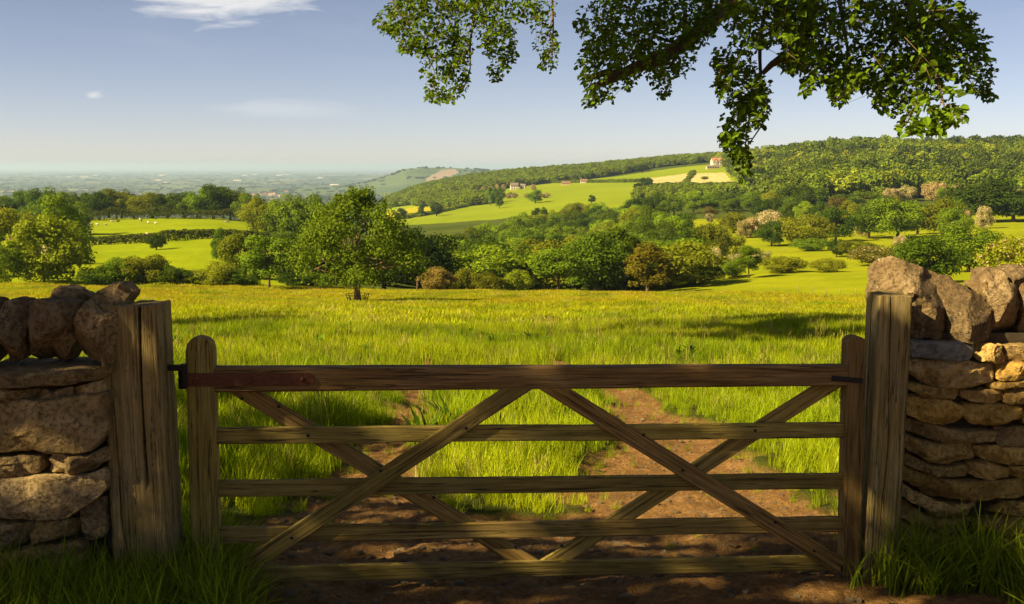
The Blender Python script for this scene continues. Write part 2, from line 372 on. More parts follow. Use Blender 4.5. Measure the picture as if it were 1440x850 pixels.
# uneven ground
und = (vnoise(Xg / 9, Yg / 9, 0, 3) - 0.5) * np.clip((Yg - 10) / 40, 0, 1) * 0.9 * np.clip((2500 - Yg) / 1500, 0, 1)
Z += und
TRL = [(3, -1.15), (6, -1.15), (8.3, -1.15), (12, -1.15), (16.3, -1.45), (24.7, -1.85), (30, -2.2)]
TRR = [(3, 1.35), (6, 1.35), (8.3, 1.45), (12, 1.62), (16.3, 1.55), (24.7, 0.72), (30, 0.2)]
def soil_amt(X, Y):
    X = np.asarray(X, float); Y = np.asarray(Y, float)
    n = vnoise(X * 1.3, Y * 0.8, 2.2, 4); n2 = vnoise(X * 4.1, Y * 3.1, 5.5, 3)
    jig = (n - 0.5) * 2.0 + (n2 - 0.5) * 1.3
    def tr(t, hw):
        c = np.interp(Y, [p[0] for p in t], [p[1] for p in t]); return hw - np.abs(X - c)
    wl = np.interp(Y, [5, 8, 10, 13, 17, 22, 26, 28], [0.9, 0.50, 0.33, 0.26, 0.22, 0.15, 0.08, -1.2])
    wr = np.interp(Y, [5, 8, 10, 13, 17, 22, 26, 28], [1.1, 0.90, 0.70, 0.46, 0.32, 0.18, 0.08, -1.2])
    a = np.maximum(tr(TRL, wl), tr(TRR, wr))
    yard = np.minimum(7.6 - Y, np.minimum(X + 2.0 + 0.0 * Y, 2.35 - X))      # worn earth round the gate and the lane side
    lane = np.minimum(np.minimum(X + 1.45, 2.35 - X), 5.9 - Y) + 0.15
    lane = np.maximum(lane, 3.9 - Y)
    yard = np.where(Y < 5.6, -9, yard)
    return np.maximum(np.maximum(a, yard), lane) + jig * 0.55
soil = np.clip(soil_amt(Xg, Yg) / 0.16 + 0.5, 0, 1); soil[Yg > 32] = 0
nearm = Yg < 40
rut = np.zeros_like(Z)
rut[nearm] = (vnoise(Xg[nearm] * 2.2, Yg[nearm] * 1.6, 1.0, 4) - 0.5) * 0.13 + (vnoise(Xg[nearm] * 14, Yg[nearm] * 14, 4.0, 3) - 0.5) * 0.045 * soil[nearm] - 0.05 * soil[nearm] * np.clip((Yg[nearm] - 7) / 2, 0, 1)
rut *= np.clip((34 - Yg) / 8, 0, 1)
Z += rut
LR = np.sign(Yrows) * np.log1p(np.abs(Yrows))
def ground(X, Y):
    X = np.asarray(X, float); Y = np.asarray(Y, float)
    j = np.clip(np.searchsorted(Yrows, Y) - 1, 0, NY - 2)
    fy = np.clip((Y - Yrows[j]) / (Yrows[j + 1] - Yrows[j]), 0, 1)
    u = X / np.maximum(Y, 6.0); i = np.clip(np.searchsorted(Ucols, u) - 1, 0, NU - 2)
    fu = np.clip((u - Ucols[i]) / (Ucols[i + 1] - Ucols[i]), 0, 1)
    return (Z[j, i] * (1 - fu) + Z[j, i + 1] * fu) * (1 - fy) + (Z[j + 1, i] * (1 - fu) + Z[j + 1, i + 1] * fu) * fy

# --- ground materials
def near_ground_mat():
    m, nt, b, out = new_mat('meadow_ground'); o = objc(nt); s = attrn(nt, 'soil')
    n1 = noise(nt, o, 3.0, 6, 0.65); n2 = noise(nt, o, 28.0, 5, 0.7); n3 = noise(nt, o, 120.0, 3, 0.6)
    so = ramp(nt, n1, [(0.3, (0.17, 0.088, 0.026)), (0.55, (0.32, 0.172, 0.054)), (0.75, (0.44, 0.26, 0.095))])
    so = mixc(nt, ramp(nt, n2, [(0.4, 0.55), (0.6, 0.0)]), so, (0.080, 0.042, 0.016))
    so = mixc(nt, ramp(nt, n3, [(0.62, 0.0), (0.72, 0.7)]), so, (0.42, 0.30, 0.15))
    gr = ramp(nt, n1, [(0.3, (0.040, 0.052, 0.007)), (0.7, (0.085, 0.095, 0.012))])
    b.inputs['Specular IOR Level'].default_value = 0.05; nt.links.new(mixc(nt, s, gr, so), b.inputs['Base Color']); b.inputs['Roughness'].default_value = 0.95
    h = math_n(nt, 'ADD', n2, math_n(nt, 'MULTIPLY', n3, 0.5)); bump(nt, b, h, 1.0, 0.035)
    return m
def field_mat(name, a, c, scale=0.05, fine=0.6, third=None):
    m, nt, b, out = new_mat(name); o = objc(nt)
    n1 = noise(nt, o, scale, 5, 0.6); n2 = noise(nt, o, fine, 4, 0.7)
    col = ramp(nt, n1, [(0.32, a), (0.68, c)])
    if third: col = mixc(nt, ramp(nt, n2, [(0.55, 0.0), (0.75, 0.7)]), col, third)
    nt.links.new(col, b.inputs['Base Color']); b.inputs['Roughness'].default_value = 0.95
    b.inputs['Specular IOR Level'].default_value = 0.0; bump(nt, b, n2, 0.6, 0.25)
    return m
def hay_mat():
    m, nt, b, out = new_mat('hay_rows'); o = objc(nt)
    wv = N(nt, 'ShaderNodeTexWave', wave_type='BANDS', bands_direction='X'); wv.inputs['Scale'].default_value = 0.034
    wv.inputs['Distortion'].default_value = 1.2; wv.inputs['Detail'].default_value = 2
    mp = N(nt, 'ShaderNodeMapping'); mp.inputs['Rotation'].default_value = (0, 0, R(-14)); nt.links.new(o, mp.inputs[0]); nt.links.new(mp.outputs[0], wv.inputs[0])
    col = ramp(nt, wv.outputs[1], [(0.25, (0.28, 0.25, 0.05)), (0.7, (0.52, 0.40, 0.17))])
    nt.links.new(col, b.inputs['Base Color']); return m
def plain_mat():
    m, nt, b, out = new_mat('patchwork_plain'); o = objc(nt)
    vo = N(nt, 'ShaderNodeTexVoronoi', feature='F1'); vo.inputs['Scale'].default_value = 1.0
    nt.links.new(mapped(nt, o, (1 / 520., 1 / 640., 0)), vo.inputs['Vector'])
    s = N(nt, 'ShaderNodeSeparateColor'); nt.links.new(vo.outputs['Color'], s.inputs[0])
    col = ramp(nt, s.outputs[0], [(0.0, (0.030, 0.055, 0.020)), (0.3, (0.060, 0.088, 0.024)), (0.55, (0.12, 0.14, 0.03)), (0.75, (0.038, 0.065, 0.022)), (0.9, (0.20, 0.18, 0.07)), (1.0, (0.17, 0.185, 0.035))], 'CONSTANT')
    ed = N(nt, 'ShaderNodeTexVoronoi', feature='DISTANCE_TO_EDGE'); nt.links.new(mapped(nt, o, (1 / 520., 1 / 640., 0)), ed.inputs['Vector']); ed.inputs['Scale'].default_value = 1.0
    col = mixc(nt, ramp(nt, ed.outputs[0], [(0.02, 1.0), (0.045, 0.0)]), col, (0.025, 0.04, 0.012))
    wd = noise(nt, mapped(nt, o, (1 / 2600., 1 / 1800., 0)), 1.0, 5, 0.65)
    col = mixc(nt, ramp(nt, wd, [(0.52, 0.0), (0.58, 0.85)]), col, (0.03, 0.05, 0.016))
    nt.links.new(col, b.inputs['Base Color']); return m
MG = {
 'meadow': near_ground_mat(),
 'pasture': field_mat('pasture_turf', (0.165, 0.215, 0.005), (0.225, 0.265, 0.006), 0.05, 0.5, (0.13, 0.165, 0.005)),
 'slope_field': field_mat('slope_turf', (0.165, 0.195, 0.006), (0.25, 0.265, 0.008), 0.06, 0.4, (0.14, 0.15, 0.006)),
 'hill_field': field_mat('hill_turf', (0.15, 0.20, 0.008), (0.20, 0.24, 0.010), 0.01, 0.1),
 'yellow_field': field_mat('flowering_crop', (0.26, 0.24, 0.012), (0.34, 0.29, 0.014), 0.02, 0.2),
 'hay_field': hay_mat(),
 'hillside': field_mat('rough_hillside', (0.045, 0.062, 0.010), (0.075, 0.095, 0.014), 0.02, 0.2),
 'plain': plain_mat(),
 'far_hill': field_mat('hazed_hill_turf', (0.050, 0.085, 0.036), (0.105, 0.135, 0.050), 0.0035, 0.03),  # turf colour shifted darker and bluer, with haze put into it
 'ploughed_field': field_mat('ploughed_earth', (0.22, 0.165, 0.11), (0.27, 0.20, 0.13), 0.004, 0.04),
}
# --- split the one sheet of terrain into named pieces of the setting
fcX = 0.25 * (Xg[:-1, :-1] + Xg[1:, :-1] + Xg[:-1, 1:] + Xg[1:, 1:]); fcY = 0.5 * (Yg[:-1, :-1] + Yg[1:, 1:])
fcZ = 0.25 * (Z[:-1, :-1] + Z[1:, :-1] + Z[:-1, 1:] + Z[1:, 1:])
fpx, fpy = proj(np.stack([fcX, np.maximum(fcY, 2), fcZ], -1))
region = np.full(fcX.shape, 'hillside', dtype='<U16')
MEADOW_END = bump1(fpx, [(-900, 150), (0, 152), (500, 158), (850, 162), (960, 165), (1000, 150), (1200, 128), (1440, 104), (3000, 95)])
region[fcY < 4700] = 'hillside'
rid = (fpx > 540) & (fcY > 800) & (fcY < 1500); region[rid] = 'hill_field'
region[(fcY > 140) & (fcY < 560) & (fpx < 480)] = 'pasture'
region[(fcY > 700) & (fpx < 540)] = 'plain'
region[(fcY >= MEADOW_END) & (fcY < 520) & (fpx > 900)] = 'slope_field'
region[fcY < MEADOW_END] = 'meadow'
region[fcY > 2900] = 'plain'
region[(fcY > 5900) & (fcY < 8600) & (hA[:-1, :-1] > 6)] = 'far_hill'
region[(fcY > 3700) & (fcY < 5600) & (hB[:-1, :-1] > 25)] = 'far_hill'
region[(fcY > 800) & (fcY < 1300) & in_poly(fpx, fpy, [(530, 300), (545, 287), (575, 284), (590, 292), (650, 291), (600, 303), (560, 309), (535, 310)])] = 'yellow_field'
region[(fcY > 1000) & (fcY < 1700) & in_poly(fpx, fpy, [(912, 251), (970, 244), (1019, 243), (1034, 261), (912, 261)])] = 'hay_field'
region[(fcY > 5500) & (fcY < 8600) & in_poly(fpx, fpy, [(600, 250), (622, 239), (640, 238), (645, 243), (625, 252), (598, 255)])] = 'ploughed_field'
vid = np.arange(NY * NU).reshape(NY, NU)
Vall = np.stack([Xg, Yg, Z], -1).reshape(-1, 3)
quads = np.stack([vid[:-1, :-1], vid[:-1, 1:], vid[1:, 1:], vid[1:, :-1]], -1)
LBL = {'meadow': 'long grass meadow sloping away behind the gate', 'pasture': 'bright green grazed pasture with sheep beyond the meadow hedge',
       'slope_field': 'green slope dotted with bushes beside the meadow', 'hill_field': 'pale green fields on the ridge across the valley',
       'yellow_field': 'yellow flowering crop field below the ridge wood', 'hay_field': 'pale striped hay field below the big cream house',
       'hillside': 'wooded valley and hillside', 'plain': 'hazy blue patchwork plain reaching the horizon',
       'far_hill': 'hazy green hill rising from the plain', 'ploughed_field': 'bare tan field on the hazy far hill'}
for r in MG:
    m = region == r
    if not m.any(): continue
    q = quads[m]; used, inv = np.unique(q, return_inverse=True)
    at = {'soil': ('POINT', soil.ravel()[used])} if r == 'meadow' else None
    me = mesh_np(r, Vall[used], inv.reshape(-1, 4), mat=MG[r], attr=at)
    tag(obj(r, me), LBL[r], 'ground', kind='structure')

def place(px, Y):
    X = (px - 720) / F * Y          # refined once: the column depends a little on the height
    for _ in range(3):
        z = float(ground(X, Y)); d = Y * CP - (z - CZ) * SP; X = (px - 720) / F * d
    return X, Y, float(ground(X, Y))

# ------------------------------------------------------------------ tubes, trunks, leaf cards
def tube_arrays(pts, rad, n=8, cap=True):
    pts = np.asarray(pts, float); m = len(pts); V = []; Q = []
    t = np.gradient(pts, axis=0); t /= np.linalg.norm(t, axis=1)[:, None] + 1e-9
    a = np.cross(t[0], (0.3, 0.9, 0.2)); a /= np.linalg.norm(a)
    for i in range(m):
        a = a - t[i] * a.dot(t[i]); a /= np.linalg.norm(a) + 1e-9; b = np.cross(t[i], a)
        ang = np.linspace(0, 2 * math.pi, n, endpoint=False)
        V.append(pts[i] + rad[i] * (np.cos(ang)[:, None] * a + np.sin(ang)[:, None] * b))
    V = np.concatenate(V); k = np.arange(n); kk = (k + 1) % n
    for i in range(m - 1): Q.append(np.stack([i*n+k, i*n+kk, (i+1)*n+kk, (i+1)*n+k], -1))
    T = []
    if cap:
        V = np.concatenate([V, pts[:1], pts[-1:]]); c0, c1 = m * n, m * n + 1
        T = np.concatenate([np.stack([kk, k, np.full(n, c0)], -1), np.stack([(m-1)*n+k, (m-1)*n+kk, np.full(n, c1)], -1)])
    return V, np.concatenate(Q), np.asarray(T, int).reshape(-1, 3)
class MB:
    def __init__(s): s.V = []; s.Q = []; s.T = []; s.n = 0
    def add(s, V, Q=None, T=None):
        V = np.asarray(V, float); s.V.append(V)
        if Q is not None and len(Q): s.Q.append(np.asarray(Q, int) + s.n)
        if T is not None and len(T): s.T.append(np.asarray(T, int) + s.n)
        s.n += len(V); return s
    def tube(s, pts, rad, n=8): return s.add(*tube_arrays(pts, rad, n))
    def box(s, lo, hi):
        x0, y0, z0 = lo; x1, y1, z1 = hi
        V = [(x0,y0,z0),(x1,y0,z0),(x1,y1,z0),(x0,y1,z0),(x0,y0,z1),(x1,y0,z1),(x1,y1,z1),(x0,y1,z1)]
        return s.add(V, [(0,3,2,1),(4,5,6,7),(0,1,5,4),(1,2,6,5),(2,3,7,6),(3,0,4,7)])
    def mesh(s, name, mat, smooth=True, attr=None):
        return mesh_np(name, np.concatenate(s.V), np.concatenate(s.Q) if s.Q else None, np.concatenate(s.T) if s.T else None, mat, smooth, attr)
def unit(v): return v / (np.linalg.norm(v, axis=-1, keepdims=True) + 1e-9)
def cards(P, Nrm, size, r, aspect=0.75, fold=0.25, seed_dir=None):
    """one folded leaf-like rhomb for each point: 4 verts, 2 triangles"""
    n = len(P); t = r.normal(size=(n, 3)) if seed_dir is None else seed_dir
    t = unit(t - Nrm * (t * Nrm).sum(1, keepdims=True)); b = np.cross(Nrm, t)
    s = size[:, None]
    v0 = P - t * s * 0.5; v2 = P + t * s * 0.5
    v1 = P + b * s * 0.5 * aspect + Nrm * s * fold * 0.4; v3 = P - b * s * 0.5 * aspect + Nrm * s * fold * 0.4
    V = np.stack([v0, v1, v2, v3], 1).reshape(-1, 3); k = np.arange(n) * 4
    T = np.concatenate([np.stack([k, k+1, k+2], -1), np.stack([k, k+2, k+3], -1)])
    return V, T
def leaf_mesh(name, P, Nrm, size, r, mat, blo=None, rnd=None, **kw):
    V, T = cards(P, Nrm, size, r, **kw); n = len(P)
    rv = r.random(n) if rnd is None else rnd; bv = r.random(n) if blo is None else blo
    return mesh_np(name, V, None, T, mat, False, {'rnd': ('FACE', np.tile(rv, 2)), 'blo': ('FACE', np.tile(bv, 2))})
def crown_points(r, n, rx, rz, zc, lobes, lobe_r, bottom=None, pear=0.0, ry=None):
    """points and normals of leaves on clumps set through an uneven crown"""
    ry = ry or rx; C = []
    while len(C) < lobes:
        d = r.normal(size=3); d /= np.linalg.norm(d); rad = r.uniform(0.35, 1.0) ** 0.6
        c = d * rad * np.array((rx, ry, rz)) * (1 - 0.55 * lobe_r)
        k = c[2] / rz; c[:2] *= 1 - pear * k
        C.append(np.append(c, r.uniform(0.5, 1.3) * lobe_r * min(rx, rz)))
    C = np.array(C); w_ = C[:, 3] ** 2; ci = r.choice(lobes, n, p=w_ / w_.sum())
    d = unit(r.normal(size=(n, 3))); d[:, 2] = np.where(d[:, 2] < -0.7, -d[:, 2] * 0.6, d[:, 2]); d = unit(d)
    rad = C[ci, 3] * np.clip(1 - np.abs(r.normal(0, 0.22, n)), 0.2, 1.15)
    P = C[ci, :3] + d * rad[:, None] * np.array((1, 1, 0.8)) + r.normal(0, 0.06 * rx, (n, 3)) * 0.6
    P[:, 2] += zc
    if bottom is not None:
        low = P[:, 2] < bottom; P[low, 2] = bottom + (bottom - P[low, 2]) * 0.35 + r.random(low.sum()) * 0.2
    Nn = unit(d + r.normal(0, 0.45, (n, 3)) + np.array((0, 0, 0.25)))
    return P, Nn, C
def trunk_mesh(name, r, h, rad, tips, mat, bend=0.02, low=2):
    mb = MB(); zz = np.linspace(0, h, 7)
    off = np.cumsum(r.normal(0, bend, (7, 2)), 0); off -= off[0]
    core = np.column_stack([off, zz]); flare = np.array([1.5, 1.05, 0.95, 0.85, 0.72, 0.55, 0.35])
    mb.tube(core, rad * flare, 8)
    for tpt in tips:
        s = core[r.integers(low, 6)]; mid = s * 0.5 + np.asarray(tpt) * 0.5 + np.array((0, 0, -0.05 * h))
        mb.tube([s, mid, tpt], [rad * 0.42, rad * 0.26, rad * 0.08], 5)
    return mb.mesh(name, mat)

PROTO = {}
def proto(kind, seed, n=6500, size=0.34, **k):
    """10 m tall prototype standing at the origin: (trunk mesh, crown mesh)"""
    r = np.random.default_rng(seed)
    P, Nn, C = crown_points(r, n, k['rx'], k['rz'], k['zc'], k['lobes'], k['lr'], k.get('bottom'), k.get('pear', 0.0))
    cr = leaf_mesh('crown', P, Nn, r.uniform(0.6, 1.3, n) * size, r, M_LEAF, rnd=np.clip(r.normal(0.5, 0.22, n), 0, 1))
    tips = C[np.argsort(C[:, 3])[-9:], :3] + np.array((0, 0, k['zc']))
    tr = trunk_mesh('trunk', r, k.get('th', 6.5), k.get('tr', 0.24), tips, M_BARK)
    hh = float(P[:, 2].max()); ww = float(np.percentile(P[:, 0], 99) - np.percentile(P[:, 0], 1))
    PROTO.setdefault(kind, []).append((tr, cr, hh, ww))
for i in range(4): proto('oak', 20 + i, rx=4.6, rz=4.7, zc=4.9, lobes=46, lr=0.31, bottom=0.35, pear=0.15, n=8000, size=0.36)
for i in range(3): proto('tall', 40 + i, rx=3.4, rz=4.9, zc=5.0, lobes=30, lr=0.36, bottom=0.7, pear=0.22, n=7500, size=0.34)
for i in range(2): proto('stem', 50 + i, rx=4.0, rz=4.1, zc=5.9, lobes=30, lr=0.34, bottom=1.8, pear=0.25, n=7500, size=0.34, tr=0.16)
for i in range(3): proto('bush', 60 + i, rx=6.5, rz=5.2, zc=4.6, lobes=34, lr=0.36, bottom=0.1, n=7500, size=0.46, th=4, tr=0.2)
GREEN = (0.115, 0.175, 0.008); DARK = (0.048, 0.080, 0.006); OLIVE = (0.180, 0.195, 0.009); LIME = (0.26, 0.33, 0.012); TAN = (0.22, 0.165, 0.034)
BRIGHT = (0.180, 0.250, 0.009); DEEP = (0.075, 0.122, 0.007)
HTS = []
def tree(px, Y, top, wpx, kind, col, label, group=None, name='broadleaf_tree', cat='tree', blossom=0.0, var=None, sink=0.0):
    X, Y, z = place(px, Y); h = z_of(top, Y) - z; wd = wpx / F * Y
    ps = PROTO[kind]; tr, cr, hh, ww = ps[rng.integers(len(ps)) if var is None else var % len(ps)]
    HTS.append((px, Y, round(h, 1), round(wd, 1), label[:30]))
    h = max(h, 0.8)
    e = empty(name, (X, Y, z - 0.05 - sink), label, cat, group); e.rotation_euler = (0, 0, rng.uniform(0, 6.28))
    e.scale = (wd / ww, wd / ww, (h + sink) / hh)
    a = obj('trunk', tr, e); b = obj('crown', cr, e)
    b.color = (*col, blossom)
    return e

# ------------------------------------------------------------------ the lone tree in the meadow and its guard
X, Y, z = place(503, 103)
h = z_of(258, Y) - z; r = np.random.default_rng(5)
e = empty('lone_tree', (X, Y, z), 'tall young maple standing alone in the meadow with an iron guard', 'tree')
nL = 17000
ww = 190 / F * Y / 2
P, Nn, C = crown_points(r, 21000, ww * 1.17, h * 0.46, h * 0.50, 85, 0.24, h * 0.17, 0.42)
P2 = []                                                    # upright leader shoots at the top
for k in range(40):
    a = r.uniform(0, 6.28); rr = r.uniform(0, ww * 0.42); b0 = np.array((rr * math.cos(a), rr * math.sin(a), h * (0.84 - 0.32 * rr / ww)))
    L = r.uniform(0.8, 2.0) if k else 1.6
    q = b0 + np.outer(r.random(90), (r.normal(0, .25), r.normal(0, .25), L)) + r.normal(0, 0.17, (90, 3)); P2.append(q)
P2 = np.concatenate(P2); P = np.concatenate([P, P2]); Nn = np.concatenate([Nn, unit(r.normal(size=P2.shape) + np.array((0, 0, .4)))])
P[:, 2] = np.minimum(P[:, 2], h + r.uniform(-0.3, 0.1, len(P)))
cr = leaf_mesh('crown', P, Nn, r.uniform(0.14, 0.34, len(P)), r, M_LEAF, rnd=np.clip(r.normal(0.5, 0.25, len(P)), 0, 1))
c = obj('crown', cr, e); c.color = (0.120, 0.165, 0.008, 0.0)
obj('trunk', trunk_mesh('trunk', r, h * 0.6, 0.27, C[r.choice(85, 22, False), :3] + np.array((0, 0, h * 0.5)), M_BARK_PALE), e)
g = empty('tree_guard', (X, Y - 0.1, z), 'low iron guard rail round the foot of the lone tree', 'tree guard')
rad = 0.98
for k in range(8):
    a = k * math.pi / 4 + 0.2; x, y_ = rad * math.cos(a), rad * math.sin(a)
    mb = MB(); mb.tube([(x * 0.92, y_ * 0.92, -0.1), (x * 0.94, y_ * 0.94, 0.5), (x * 1.1, y_ * 1.1, 0.92)], [0.035] * 3, 5); obj('post', mb.mesh('post', M_IRON), g)
for zz, k in ((0.85, 1.08), (0.52, 0.95)):
    an = np.linspace(0, 2 * math.pi, 25); mb = MB(); mb.tube(np.column_stack([rad * k * np.cos(an), rad * k * np.sin(an), np.full(25, zz)]), [0.026] * 25, 5); obj('rail', mb.mesh('rail', M_IRON), g)

# ------------------------------------------------------------------ trees and bushes, by place
HEDGE = 'low bushy hedge plant along the far edge of the meadow'
tree(62, 158, 300, 118, 'bush', LIME, 'bright lime green spreading tree at the meadow edge beside the stone wall', var=0, sink=0.5)
tree(92, 200, 272, 64, 'tall', BRIGHT, 'tall green tree rising behind the lime green tree at the meadow edge')
tree(22, 215, 288, 80, 'oak', OLIVE, 'olive tree standing before the brown barn roof')
tree(-45, 170, 300, 90, 'oak', GREEN, 'green hedge tree at the meadow edge next to the lime tree')
tree(8, 152, 345, 56, 'bush', GREEN, 'small rounded green bush under the lime green tree', name='bush', cat='bush')
for px, top, wp, c in ((142,372,54,DARK),(172,362,62,GREEN),(205,358,66,OLIVE),(240,372,56,DEEP),(272,380,50,DARK),(310,366,58,OLIVE),(345,372,50,DEEP),(425,384,60,DARK),(455,380,60,GREEN)):
    tree(px, 156, top, wp, 'bush', c, HEDGE, 'hedge plants along the meadow edge', 'hedge_bush', 'bush')
tree(345, 178, 324, 66, 'oak', OLIVE, 'olive hedge tree between the small dark tree and the round maple')
tree(312, 215, 319, 26, 'tall', DEEP, 'small dark upright tree beside the pasture hedge')
tree(379, 147, 328, 80, 'stem', GREEN, 'round headed young maple on a short clear stem at the meadow edge', var=0)
tree(438, 160, 320, 90, 'oak', DARK, 'green tree partly hidden behind the lone maple', 'trees crowding behind the lone maple')
tree(475, 165, 340, 80, 'oak', DARK, 'green tree partly hidden behind the lone maple', 'trees crowding behind the lone maple')
tree(540, 165, 330, 90, 'oak', DARK, 'green tree partly hidden behind the lone maple', 'trees crowding behind the lone maple')
tree(588, 172, 318, 76, 'oak', DARK, 'broad dark tree beside the lone maple and the tan bush')
tree(220, 268, 329, 27, 'oak', DARK, 'small dark round tree alone in the pasture')
# trees round the sheep pasture
ROW = 'full crowned tree in the row behind the sheep pasture'
for px, top in ((-60,268),(-25,272),(8,277),(35,266),(62,262),(88,266),(112,270),(140,266),(164,262),(188,277),(212,270),(236,273),(258,272),(282,264),(300,257),(324,260),(350,268)):
    tree(px, 478 + rng.uniform(-14, 14), top + rng.uniform(-1, 2), rng.uniform(40, 54), 'oak', [DARK, DEEP, GREEN, DEEP, OLIVE][rng.integers(5)], ROW, 'tree row behind the sheep pasture')
for px in range(-60, 372, 21):
    tree(px + rng.uniform(-5, 5), 505 + rng.uniform(-8, 8), 274 + rng.uniform(-6, 6), rng.uniform(40, 54), 'oak', [DARK, DEEP][rng.integers(2)], 'dark tree in the second row behind the sheep pasture', 'second tree row behind the sheep pasture')
for px, top in ((16,292),(52,286),(75,280),(104,283)):
    tree(px, 345, top, 50, 'oak', [DEEP, GREEN][rng.integers(2)], 'dark tree closing the barn end of the sheep pasture', 'trees at the barn end of the sheep pasture')
for px, top, wp, c in ((362,275,44,OLIVE),(388,278,46,BRIGHT),(414,272,48,BRIGHT),(440,270,48,GREEN),(466,285,44,GREEN)):
    tree(px, 335, top, wp, 'oak', c, 'bright tree at the hedge end of the sheep pasture behind the lone maple', 'trees at the hedge end of the sheep pasture')
tree(400, 300, 325, 40, 'bush', DEEP, 'dark low bush ending the pasture hedge', name='bush', cat='bush')
# centre: bushes at the meadow edge
tree(614, 160, 374, 56, 'bush', TAN, 'tan brown bush at the meadow edge beside the lone maple', name='bush', cat='bush')
tree(655, 166, 376, 46, 'bush', OLIVE, 'olive bush at the meadow edge next to the tan bush', name='bush', cat='bush')
tree(684, 164, 382, 50, 'bush', OLIVE, 'low olive bush between two taller meadow edge bushes', name='bush', cat='bush')
tree(730, 166, 378, 48, 'bush', LIME, 'yellow green rounded bush at the meadow edge', name='bush', cat='bush')
tree(785, 158, 345, 72, 'stem', GREEN, 'green tree on a thin stem at the middle of the meadow edge', var=1)
tree(838, 166, 322, 88, 'oak', DEEP, 'large deep green tree between the thin stemmed and the bronze tree')
tree(876, 172, 318, 70, 'tall', GREEN, 'tall green tree just behind the bronze tree')
tree(911, 160, 340, 66, 'tall', (0.165, 0.145, 0.010), 'bronze olive tree at the corner of the meadow edge')
VAL = 'broadleaf tree in the dense wood filling the valley'
vw = np.random.default_rng(12); cnt = 0; spots = []
tries = 0
while cnt < 150 and tries < 6000:
    tries += 1
    Y_ = 185 + 560 * vw.random() ** 1.1; px = vw.uniform(540, 945)
    lo = np.interp(px, [540, 600, 700, 800, 900, 945], [235, 300, 560, 690, 620, 400])
    if Y_ > lo: continue
    X_, _, z_ = place(px, Y_)
    if any((X_ - a) ** 2 + (Y_ - b) ** 2 < (5.2 + Y_ * 0.0075) ** 2 for a, b in spots): continue
    spots.append((X_, Y_)); cnt += 1
    hgt = vw.uniform(7.0, 10.0) if Y_ < 280 else vw.uniform(8.5, 12) if Y_ < 420 else vw.uniform(9.5, 13); _, tp = proj((X_, Y_, z_ + hgt))
    cc, cn = [(DEEP, 'deep green'), (GREEN, 'mid green'), (GREEN, 'mid green'), (BRIGHT, 'bright yellow green'), (DARK, 'very dark'), (OLIVE, 'olive'), (BRIGHT, 'bright yellow green')][vw.integers(7)]
    zone = 'lower near part' if Y_ < 330 else 'upper part'
    tree(px, Y_, float(tp), vw.uniform(10, 15) * F / Y_, 'oak', cc, '%s broadleaf tree in the %s of the dense valley wood' % (cn, zone), '%s trees, %s of the valley wood' % (cn, zone))
# right of the wood: the strip field and the line of trees behind it
for px, top, wp, c in ((925,270,34,GREEN),(948,272,36,GREEN),(975,268,36,BRIGHT),(1003,270,36,GREEN),(1032,270,34,DEEP),(1058,268,36,GREEN),(1086,266,36,OLIVE),(1145,262,40,GREEN),(1190,272,40,GREEN),(1215,268,40,BRIGHT)):
    tree(px, 610 + rng.uniform(-20, 20), top, wp, 'oak', c, 'tree in the line behind the narrow valley field', 'tree line behind the narrow valley field')
tree(1120, 560, 258, 56, 'oak', DARK, 'large dark round tree in the line behind the narrow valley field')
tree(998, 520, 290, 20, 'oak', TAN, 'small brown bush alone at the back of the narrow valley field', name='bush', cat='bush')
tree(1178, 470, 275, 34, 'oak', (0.12, 0.095, 0.02), 'brownish tree top behind the big dark round tree on the slope')
S = 'on the bushy slope'
tree(966, 262, 318, 44, 'oak', DEEP, 'deep green tree on the slope next to the bronze tree', sink=0.4)
tree(1000, 275, 312, 64, 'bush', OLIVE, 'wide olive thicket behind the pink hawthorn on the slope', name='thicket', cat='bush')
tree(1030, 300, 330, 44, 'bush', OLIVE, 'olive bush below the white hawthorn clump', name='bush', cat='bush')
tree(1085, 330, 309, 40, 'oak', DARK, 'dark round tree below the white hawthorn clump')
tree(1130, 330, 300, 66, 'bush', OLIVE, 'tall olive thicket beside the dark round tree', name='thicket', cat='bush')
tree(1140, 300, 334, 46, 'bush', GREEN, 'low smooth green bush on the slope', name='bush', cat='bush')
tree(1175, 345, 288, 54, 'oak', DARK, 'big dark round tree standing on the bushy slope')
tree(1176, 268, 335, 24, 'oak', DARK, 'small dark tree alone on the green slope')
for px, Y_, top, wp, c in ((1222,360,288,52,GREEN),(1262,350,277,72,BRIGHT),(1290,372,284,50,GREEN),(1325,345,276,58,OLIVE),(1340,330,290,50,GREEN)):
    tree(px, Y_, top, wp, 'oak', c, 'leafy green tree in the copse on the upper slope', 'copse on the upper slope')
for px, Y_, top, wp in ((1385,440,248,96),(1425,430,266,80),(1460,430,262,80)):
    tree(px, Y_, top, wp, 'oak', DARK, 'spreading dark tree above the slope field', 'dark trees above the slope field')
tree(1234, 225, 344, 66, 'bush', (0.15, 0.14, 0.015), 'wide yellowish bush low on the slope', name='bush', cat='bush', blossom=0.12)
tree(1205, 262, 336, 50, 'bush', OLIVE, 'flat olive bush behind the yellowish bush', name='bush', cat='bush')
tree(1303, 150, 326, 88, 'oak', DEEP, 'large deep green tree showing above the tall cope stone')
tree(1362, 185, 318, 84, 'oak', GREEN, 'broad mid green tree behind the tall cope stone', sink=0.6)
tree(1428, 118, 330, 92, 'bush', OLIVE, 'pale flowered olive bush above the broken cope stones', name='bush', cat='bush', blossom=0.10)
tree(1500, 118, 320, 110, 'bush', OLIVE, 'olive bush next to the pale flowered bush', name='bush', cat='bush')
tree(1053, 205, 344, 42, 'stem', GREEN, 'small round tree with a visible stem low on the slope', var=0)
